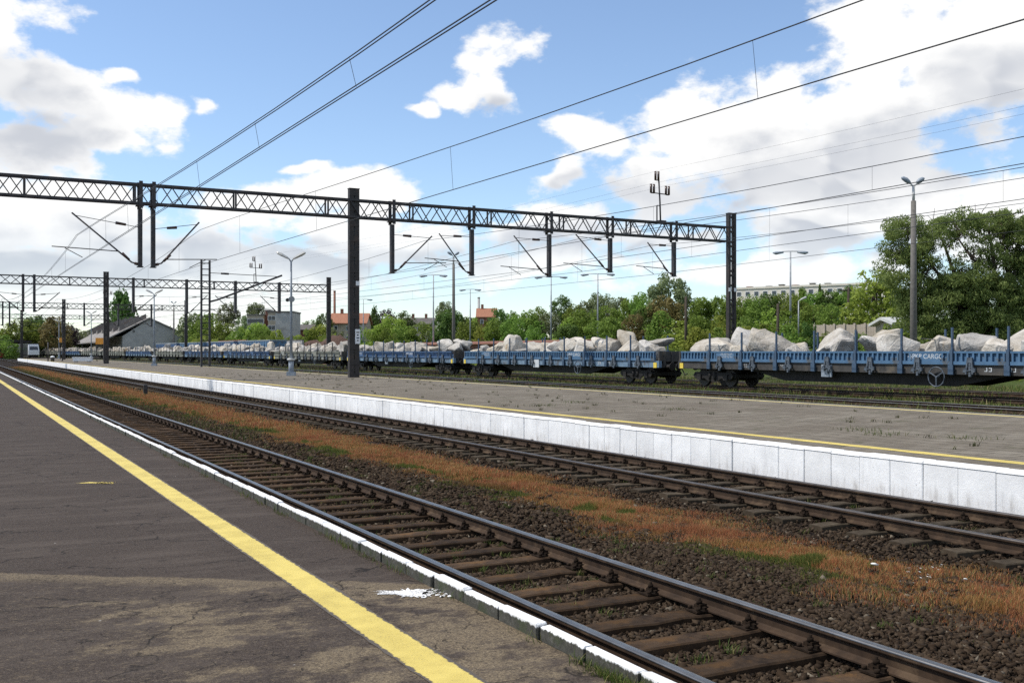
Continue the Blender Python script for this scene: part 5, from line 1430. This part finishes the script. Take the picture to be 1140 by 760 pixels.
# long low shed with a red roof behind the train
def red_shed():
    x, y0, y1 = 62.5, 101, 158; r = empty('low_shed', (x, 0, 0)); 
    MB().box(0, 5.5, y0, y1, -.4, 2.94).build('wall', MT['brick_red'], r)
    MB().add([(-.6,y0-.4,2.95),(6.1,y0-.4,3.15),(6.1,y1+.4,3.15),(-.6,y1+.4,2.95),(-.6,y0-.4,3.25),(6.1,y0-.4,3.45),(6.1,y1+.4,3.45),(-.6,y1+.4,3.25)], [(3,2,1,0),(4,5,6,7),(0,1,5,4),(1,2,6,5),(2,3,7,6),(3,0,4,7)]).build('roof', MT['roof_red'], r)
    for k in range(24):
        y = y0 + 1.2 + k*2.35; MB().box(-.06, -.005, y - .7, y + .7, 1.2, 2.4).build('window', MT['glass'], r)
    tag(r, 'long low shed with a red sheet roof behind the blue wagons', 'shed')
red_shed()
def wall_run(name, label, X, Y0, Y1, z1, mat, coping):
    r = empty(name, (X, 0, 0)); MB().box(-.15, .15, Y0, Y1, -.5, z1).build('panel', mat, r); MB().box(-.22, .22, Y0, Y1, z1 + .003, z1 + .15).build('coping', coping, r)
    n = int((Y1 - Y0)/4)
    for k in range(n + 1): MB().box(-.25, -.152, Y0 + k*4 - .15, Y0 + k*4 + .15, -.5, z1).build('pier', mat, r)
    tag(r, label, 'wall')
wall_run('boundary_wall', 'grey concrete wall behind the grey-green wagon', 56.5, 186, 226, 4.0, MT['grey_wall'], MT['roof_grey'])
wall_run('boundary_wall', 'dark brick wall left of the grey concrete wall', 56.8, 229, 275, 4.4, MT['brick_red'], MT['roof_red'])
# board fence on the bank
def board_fence():
    a, b_ = at_d(907, 101), at_d(987, 96); n = 46; r = empty('board_fence', (a[0], a[1], 0)); L = math.hypot(b_[0] - a[0], b_[1] - a[1])
    rz = math.atan2(b_[1] - a[1], b_[0] - a[0]); zb, zt = z_at(374, 98), z_at(361, 98); r.rotation_euler.z = rz
    pm_ = MB().box(-L/n*.46, L/n*.46, -.02, .02, 0, zt - zb).mesh('board', MT['wood_fence'])
    for k in range(n): put('board', pm_, r, (L*(k + .5)/n, 0, zb + rnd.uniform(-.04, .04)))
    for k in range(8): MB().box(L*k/7 - .09, L*k/7 + .09, -.13, -.022, zb - .6, zt + .12).build('post', MT['wood_fence'], r)
    tag(r, 'pale board fence on the bank right of the slim lamp', 'fence')
board_fence()
# dark earth mound behind the third and fourth wagons
def mound():
    V, F = [], []; n, m_ = 40, 12
    for i in range(n + 1):
        for j in range(m_ + 1):
            u, v = i/n, j/m_; y = 158 + 46*u; x = 55 + 10*v
            V.append((x, y, -.4 + 4.0*math.sin(math.pi*u)**.6*math.sin(math.pi*v)**.8*(1 + .25*math.sin(u*19) + .2*math.sin(u*43 + v*9)) + rnd.uniform(-.15, .15)))
    for i in range(n):
        for j in range(m_): F.append((i*(m_+1)+j, i*(m_+1)+j+1, (i+1)*(m_+1)+j+1, (i+1)*(m_+1)+j))
    tag(MB().add(V, F, True).build('earth_mound', MT['mound']), 'dark brown earth mound behind the third wagon', 'earth mound')
mound()

# ------------------------------------------------------------------ trees
def crown_mesh(name, seed, shape, n, leaf, mat, clumps=60, fill=.55):
    """leaf faces gathered in clumps through the crown; unit crown: radius 1, height 0..1"""
    g = np.random.default_rng(seed); C = []
    while len(C) < clumps:
        p = g.uniform(-1, 1, 3); z = (p[2] + 1)/2; rr = np.hypot(p[0], p[1]); lim = shape(z)
        if rr < lim and rr > lim*fill*g.random(): C.append((p[0], p[1], z))
    C = np.array(C); rad = g.uniform(.16, .34, clumps)
    ci = g.integers(0, clumps, n)
    d = g.normal(size=(n, 3)); d /= np.linalg.norm(d, axis=1)[:, None]
    k = g.uniform(.55, 1.0, n)**.6
    pos = C[ci] + d*(rad[ci]*k)[:, None]*np.array([1, 1, .5])
    nr = d + g.normal(size=(n, 3))*.7 + np.array([0, 0, .35]); nr /= np.linalg.norm(nr, axis=1)[:, None]
    t = np.cross(nr, g.normal(size=(n, 3))); t /= np.linalg.norm(t, axis=1)[:, None]; b = np.cross(nr, t)
    s = leaf*(.45 + 1.15*g.random(n)**1.8)
    sc = np.array([1, 1, .5])
    q = [pos + (t*s[:, None]*1.3)*sc, pos + (b*s[:, None]*.75)*sc, pos - (t*s[:, None]*1.3)*sc, pos - (b*s[:, None]*.75)*sc]
    V = np.stack(q, 1).reshape(-1, 3); F = np.arange(n*4).reshape(n, 4)
    tone = np.clip(g.uniform(0, 1, n)*.5 + g.uniform(0, 1, clumps)[ci]*.5, 0, 1)
    return np_mesh(name, V, F, mat, np.repeat(tone[:, None]*np.ones((1, 3)), 4, 0))
ROUND = lambda z: math.sqrt(max(0, 1 - (2*z - 1)**2))**.8
BROAD = lambda z: (math.sin(math.pi*min(1, z*.85 + .12)))**.55
SPIRE = lambda z: max(.05, (math.sin(math.pi*(z*.9 + .06)))**.6*(1.15 - z*.75))
BUSH = lambda z: math.sqrt(max(0, 1 - z*z*.98))
CROWNS = {}
for kind, sh, n, leaf, cl in (('round', ROUND, 5200, .050, 70), ('broad', BROAD, 5600, .048, 80), ('bush', BUSH, 4200, .055, 55), ('spire', SPIRE, 8000, .055, 80)):
    for mt in ('mid', 'dark', 'light', 'grey', 'brown', 'purple'):
        CROWNS[kind, mt] = None
    CROWNS[kind] = (sh, n, leaf, cl)
def get_crown(kind, mt, v):
    key = (kind, mt, v)
    if key not in CROWNS:
        sh, n, leaf, cl = CROWNS[kind]; CROWNS[key] = crown_mesh('crown', hash_(kind, v), sh, n, leaf, MT['leaf_' + mt], cl)
    return CROWNS[key]
def hash_(kind, v): return {'round': 10, 'broad': 20, 'bush': 30, 'spire': 40}[kind] + v
TRUNK = MB().tube([(0,0,0), (.02,0,.3), (-.03,.03,.62), (.02,-.02,.9)], [.055, .042, .030, .010], 7).tube([(.0,0,.35), (.22,.05,.62)], [.028, .008], 5).tube([(0,0,.42), (-.20,-.12,.68)], [.026, .008], 5).tube([(-.02,.02,.55), (.06,.2,.8)], [.02, .006], 5).mesh('trunk', MT['bark'])
TREES = []     # px, top row, half width px, distance, kind, leaf, bottom row of the crown
for t in [
    # far left
    (4, 372, 14, 300, 'bush', 'mid'), (24, 357, 22, 340, 'round', 'mid'), (45, 352, 22, 350, 'round', 'dark'), (62, 353, 15, 335, 'broad', 'brown'), (76, 360, 10, 350, 'round', 'purple'),
    (136, 318, 16, 400, 'spire', 'dark'), (88, 366, 12, 400, 'round', 'grey'),
    (216, 349, 16, 330, 'round', 'grey'), (230, 350, 18, 300, 'broad', 'mid'), (246, 357, 15, 290, 'round', 'mid'), (254, 338, 10.5, 430, 'round', 'grey'), (283, 337, 10.5, 430, 'round', 'grey'), (272, 352, 9, 420, 'round', 'grey'),
    (270, 362, 14, 280, 'bush', 'light'), (287, 359, 11, 285, 'round', 'light'), (262, 368, 12, 270, 'bush', 'mid'), (306, 366, 12, 265, 'bush', 'light'), (292, 364, 10, 275, 'round', 'mid'), (320, 373, 12, 250, 'bush', 'mid'),
    (343, 366, 13, 270, 'bush', 'mid'), (357, 361, 13, 270, 'round', 'light'), (361, 348, 8, 290, 'round', 'dark'), (345, 356, 9, 360, 'round', 'grey'), (333, 372, 10, 260, 'bush', 'light'),
    # around the orange roof and mid left
    (376, 364, 14, 260, 'bush', 'grey'), (380, 349, 9, 390, 'round', 'dark'), (398, 363, 15, 240, 'bush', 'mid'), (412, 365, 12, 230, 'bush', 'light'), (417.5, 338, 6.5, 330, 'spire', 'dark'), (430, 345, 9, 340, 'round', 'purple'),
    (449, 348, 12, 300, 'round', 'dark'), (436, 351, 16, 250, 'broad', 'light'), (452, 362, 16, 230, 'bush', 'mid'), (470, 360, 17, 230, 'broad', 'mid'), (484, 363, 10, 225, 'bush', 'grey'), (425, 364, 12, 228, 'bush', 'mid'),
    # middle treeline
    (496, 336, 10, 240, 'broad', 'grey'), (498, 345, 16, 215, 'round', 'dark'), (514, 350, 14, 220, 'round', 'dark'), (523, 355, 14, 205, 'broad', 'mid'), (540, 356, 13, 200, 'bush', 'light'), (557, 343, 12, 215, 'round', 'dark'),
    (552, 356, 14, 195, 'round', 'mid'), (570, 342, 9, 230, 'spire', 'mid'), (572, 352, 13, 190, 'round', 'mid'), (586, 346, 14, 200, 'broad', 'mid'), (600, 343, 12, 205, 'round', 'mid'), (597, 356, 13, 180, 'bush', 'mid'), (612, 347, 10, 200, 'round', 'grey'),
    (625, 330, 12, 215, 'broad', 'dark'), (640, 341, 13, 190, 'round', 'mid'), (631, 352, 14, 172, 'bush', 'light'), (652, 334, 12, 200, 'round', 'grey'), (650, 346, 16, 170, 'broad', 'mid'), (664, 327, 10, 210, 'broad', 'grey'), (672, 329, 11, 205, 'round', 'grey'),
    (632, 361, 13, 150, 'round', 'dark'), (676, 341, 15, 165, 'round', 'mid'), (690, 332, 14, 185, 'broad', 'grey'), (704, 328, 14, 170, 'round', 'mid'), (716, 327, 13, 165, 'round', 'mid'), (664, 356, 15, 145, 'bush', 'mid'), (683, 354, 16, 140, 'broad', 'mid'),
    (706, 349, 15, 135, 'bush', 'brown'), (722, 341, 14, 140, 'round', 'dark'), (745, 305, 20, 150, 'broad', 'grey'), (741, 328, 18, 140, 'round', 'brown'), (736, 345, 16, 130, 'bush', 'mid'), (757, 356, 22, 118, 'bush', 'light'), (768, 332, 14, 150, 'broad', 'mid'),
    (783, 331, 14, 140, 'round', 'mid'), (778, 350, 16, 118, 'bush', 'mid'), (798, 329, 14, 140, 'round', 'mid'), (812, 336, 15, 135, 'broad', 'mid'), (800, 350, 15, 115, 'bush', 'light'),
    # bank right of the lattice column
    (828, 331, 12, 140, 'round', 'mid'), (842, 329, 15, 135, 'broad', 'mid'), (857, 326, 13, 140, 'round', 'dark'), (836, 345, 15, 118, 'bush', 'mid'), (856, 342, 15, 118, 'bush', 'light'), (874, 325, 14, 140, 'round', 'mid'), (893, 317, 10, 150, 'spire', 'mid'), (884, 329, 13, 130, 'broad', 'mid'),
    (904, 325, 14, 135, 'round', 'mid'), (914, 316, 6, 150, 'spire', 'dark'), (922, 324, 13, 135, 'broad', 'dark'), (936, 322, 12, 135, 'round', 'mid'), (946, 318, 8, 145, 'round', 'dark'), (905, 340, 16, 118, 'broad', 'mid'), (926, 340, 14, 114, 'round', 'mid'), (944, 346, 12, 110, 'bush', 'dark'), (880, 345, 16, 114, 'bush', 'mid'),
    (852, 359, 20, 96, 'bush', 'mid'), (828, 362, 18, 96, 'bush', 'light'), (878, 361, 18, 94, 'bush', 'mid'), (898, 358, 12, 94, 'bush', 'dark'), (930, 369, 22, 88, 'bush', 'mid'), (803, 363, 18, 100, 'bush', 'mid'), (776, 363, 16, 102, 'bush', 'light'), (955, 370, 14, 88, 'bush', 'mid'),
    (976, 303, 30, 100, 'broad', 'light'), (958, 348, 9, 104, 'bush', 'purple'), (996, 354, 21, 84, 'bush', 'mid'), (1005, 330, 14, 108, 'round', 'light'), (1020, 345, 14, 100, 'bush', 'mid'),
    (1132, 328, 22, 100, 'round', 'dark'), (1150, 318, 26, 118, 'round', 'mid'), (1128, 350, 20, 90, 'bush', 'light'), (1152, 352, 24, 86, 'bush', 'mid'), (1105, 355, 20, 90, 'bush', 'dark'),
]: TREES.append(t)
TREES.sort(key=lambda t: t[0])
LEAFWORD = {'mid': 'mid-green', 'dark': 'dark green', 'light': 'light yellow-green', 'grey': 'grey-green', 'brown': 'brownish green', 'purple': 'dark purplish'}
KINDWORD = {'round': 'round-crowned tree', 'broad': 'broad leafy tree', 'bush': 'bush', 'spire': 'narrow pointed tree'}
rt = random.Random(5)
cnt = {}
tot = {}
for t in TREES: tot[t[4], t[5]] = tot.get((t[4], t[5]), 0) + 1
for px, py, hw, D, kind, mt in TREES:
    x, y = at_d(px, D); z0 = terrain(x, y) - .2; top = z_at(py, D); w = hw*D/FPX*1.12; h = top - z0
    cnt[kind, mt] = cnt.get((kind, mt), 0) + 1; c = cnt[kind, mt]
    nm = 'bush' if kind == 'bush' else ('poplar_tree' if kind == 'spire' else 'leafy_tree')
    r = empty(nm, (x, y, z0), rt.uniform(0, 6.28))
    low = 0.0 if kind == 'bush' else (.08 if kind == 'spire' else .12)
    if kind in ('round', 'broad') and h > 2.6*w: low = max(low, 1 - 2.3*w/h)
    put('crown', get_crown(kind, mt, rt.randrange(4)), r, (0, 0, h*low), None, (w, w, h*(1 - low)*.97))
    if kind != 'bush': put('trunk', TRUNK, r, None, None, (min(w*1.1, h*.4), min(w*1.1, h*.4), h))
    if tot[kind, mt] == 1: lb = '%s %s in the treeline beyond the train' % (LEAFWORD[mt], KINDWORD[kind])
    else: lb = '%s %s, %s of its kind from the left in the treeline' % (LEAFWORD[mt], KINDWORD[kind], nth(c))
    tag(r, lb, 'bush' if kind == 'bush' else 'tree', 'trees and bushes beyond the train')

# the big willow-like tree at the right edge
def big_willow():
    D = 80.0; x0, y0 = at_d(1086, D); z0 = terrain(x0, y0) - .2; root = empty('willow_tree', (x0, y0, z0), -TH)
    s = D/FPX; g = np.random.default_rng(77); r = random.Random(8)
    def q(px, py, dy=0): return ((px - 1086)*s, dy, z_at(py, D) - z0)
    limbs = [[(1090,385),(1072,350),(1052,318),(1030,290),(1012,268)], [(1092,385),(1080,345),(1066,305),(1058,275),(1050,252)], [(1094,385),(1096,340),(1104,300),(1098,268),(1092,246)],
             [(1096,385),(1108,350),(1124,310),(1134,280),(1140,256)], [(1072,350),(1050,338),(1022,326),(1000,312)], [(1108,345),(1126,330),(1148,318),(1165,306)], [(1104,300),(1086,288),(1072,262)], [(1124,310),(1112,280),(1116,252)], [(1052,318),(1026,306),(1004,288)]]
    tr = MB()
    for k, l in enumerate(limbs):
        dy = r.uniform(-1.6, 1.6); n = len(l)
        tr.tube([q(px, py, dy*i/n) for i, (px, py) in enumerate(l)], [(.19 if k < 4 else .10)*(1 - i/n) + .025 for i in range(n)], 7)
    for _ in range(230):       # twigs in the airy upper crown
        l = r.choice(limbs); i = r.randrange(1, len(l)); px, py = l[i]; a = r.uniform(-2.6, -.5)
        p = q(px, py, r.uniform(-1, 1)); e = r.uniform(.6, 1.7)
        tr.tube([p, (p[0] + e*.5*math.cos(a), p[1] + r.uniform(-.5, .5), p[2] - e*.5*math.sin(a)), (p[0] + e*math.cos(a + .3), p[1] + r.uniform(-.9, .9), p[2] - e*math.sin(a + .3))], [.05, .03, .012], 4)
    tr.build('trunk', MT['bark'], root)
    # clumps: (px, py, radius px, leaves)
    cl = []
    def ring(px, py, rx, ry, n, rad, dens):
        for _ in range(int(n*2.3)):
            a = r.uniform(0, 6.283); k = r.uniform(.1, 1.12)**.5
            cl.append((px + rx*k*math.cos(a), py + ry*k*math.sin(a), rad*r.uniform(.35, .95), dens, r.uniform(-1, 1)))
    ring(1012, 268, 26, 24, 34, 8, 1); ring(1000, 298, 18, 24, 16, 7, .8); ring(1022, 300, 24, 28, 20, 7, .7); ring(1062, 252, 24, 12, 24, 7, .85); ring(1110, 250, 30, 12, 32, 7, 1); ring(1138, 275, 22, 30, 36, 8, 1)
    ring(1066, 285, 32, 22, 13, 5, .4); ring(1092, 288, 26, 24, 20, 6, .6); ring(1120, 300, 26, 30, 28, 8, .8); ring(1060, 345, 36, 32, 60, 9, 1); ring(1105, 345, 40, 34, 70, 9, 1); ring(1020, 345, 20, 28, 22, 8, .9); ring(1075, 320, 36, 16, 40, 8, .95); ring(1150, 320, 18, 40, 30, 9, 1); ring(1015, 322, 14, 30, 14, 7, .7)
    V, T, idx = [], [], 0
    for (px, py, rad, dens, dy) in cl:
        n = int(215*dens*(rad/8)**1.4); cx, _, cz = q(px, py); R_ = rad*s
        ey = max(.3, 1 - ((px - 1080)/85.0)**2)**.5*2.4
        d = g.normal(size=(n, 3)); d /= np.linalg.norm(d, axis=1)[:, None]; k = g.uniform(.3, 1.0, n)**.5
        P = np.array([cx, dy*ey, cz]) + d*(R_*k)[:, None]*np.array([1.5, 1.7, 1.15])
        t = g.normal(size=(n, 3))*.6 + np.array([0, 0, -.6]); t /= np.linalg.norm(t, axis=1)[:, None]
        u = np.cross(t, g.normal(size=(n, 3))); u /= np.linalg.norm(u, axis=1)[:, None]
        sz = g.uniform(.05, .125, n)[:, None]
        V.append(np.stack([P + t*sz*1.4, P + u*sz*.42, P - t*sz*1.4, P - u*sz*.42], 1).reshape(-1, 3)); T.append(np.repeat(np.clip(g.uniform(0, .6, n) + r.uniform(0, .4), 0, 1), 4))
    V = np.concatenate(V); T = np.concatenate(T)
    put('crown', np_mesh('crown', V, np.arange(len(V)).reshape(-1, 4), MT['leaf_willow'], T[:, None]*np.ones((1, 3))), root)
    tag(root, 'large spreading willow with an airy crown at the right edge', 'tree')
big_willow()

# ground cover of brambles on the bank
def bank_cover():
    n = 26000; g = np.random.default_rng(3)
    x = g.uniform(57, 118, n); y = g.uniform(38, 190, n); z = np.array([terrain(a, b_) for a, b_ in zip(x, y)]) + g.uniform(0, .55, n)
    z += .5*np.clip(np.sin(x*.55 + y*.3)*np.sin(y*.41), 0, 1)
    P = np.stack([x, y, z], -1); t = g.normal(size=(n, 3)); t /= np.linalg.norm(t, axis=1)[:, None]; u = np.cross(t, g.normal(size=(n, 3))); u /= np.linalg.norm(u, axis=1)[:, None]
    s = g.uniform(.16, .42, n)[:, None]
    V = np.stack([P + t*s, P + u*s*.7, P - t*s, P - u*s*.7], 1).reshape(-1, 3); T = np.repeat(g.uniform(0, 1, n), 4)
    tag(put('bank_brambles', np_mesh('bank_brambles', V, np.arange(len(V)).reshape(-1, 4), MT['leaf_mid'], T[:, None]*np.ones((1, 3)))), 'low green brambles covering the bank behind the train', 'undergrowth', kind='stuff')
    n = 16000; D = g.uniform(235, 400, n); px = g.uniform(190, 1000, n); k = (px - 570)/FPX
    x, y = k*D*CT + D*ST, D*CT - k*D*ST
    z = np.array([terrain(a, b_) for a, b_ in zip(x, y)]) + g.uniform(0, 1, n)*(4.2 + 1.5*np.sin(px*.09))
    P = np.stack([x, y, z], -1); t = g.normal(size=(n, 3)); t /= np.linalg.norm(t, axis=1)[:, None]; u = np.cross(t, g.normal(size=(n, 3))); u /= np.linalg.norm(u, axis=1)[:, None]
    s = g.uniform(.4, 1.0, n)[:, None]
    V = np.stack([P + t*s, P + u*s*.7, P - t*s, P - u*s*.7], 1).reshape(-1, 3); T = np.repeat(g.uniform(0, 1, n), 4)
    tag(put('hedge_thicket', np_mesh('hedge_thicket', V, np.arange(len(V)).reshape(-1, 4), MT['leaf_mid'], T[:, None]*np.ones((1, 3)))), 'low green thicket filling the gaps under the treeline', 'thicket', kind='stuff')
    # a far wood closing the horizon
    n = 30000; D = g.uniform(420, 620, n); px = g.uniform(-260, 1400, n); k = (px - 570)/FPX
    x, y = k*D*CT + D*ST, D*CT - k*D*ST; hgt = 8 + 4*np.sin(px*.05) + 3*np.sin(px*.13 + 2)
    z = np.array([terrain(a, b_) for a, b_ in zip(x, y)]) + g.uniform(0, 1, n)**.7*np.clip(hgt, 3, 16)
    P = np.stack([x, y, z], -1); t = g.normal(size=(n, 3)); t /= np.linalg.norm(t, axis=1)[:, None]; u = np.cross(t, g.normal(size=(n, 3))); u /= np.linalg.norm(u, axis=1)[:, None]
    s = g.uniform(.8, 1.9, n)[:, None]
    V = np.stack([P + t*s, P + u*s*.7, P - t*s, P - u*s*.7], 1).reshape(-1, 3); T = np.repeat(g.uniform(0, 1, n), 4)
    tag(put('distant_wood', np_mesh('distant_wood', V, np.arange(len(V)).reshape(-1, 4), MT['leaf_mid'], T[:, None]*np.ones((1, 3)))), 'distant low wood along the horizon', 'wood', kind='stuff')
bank_cover()
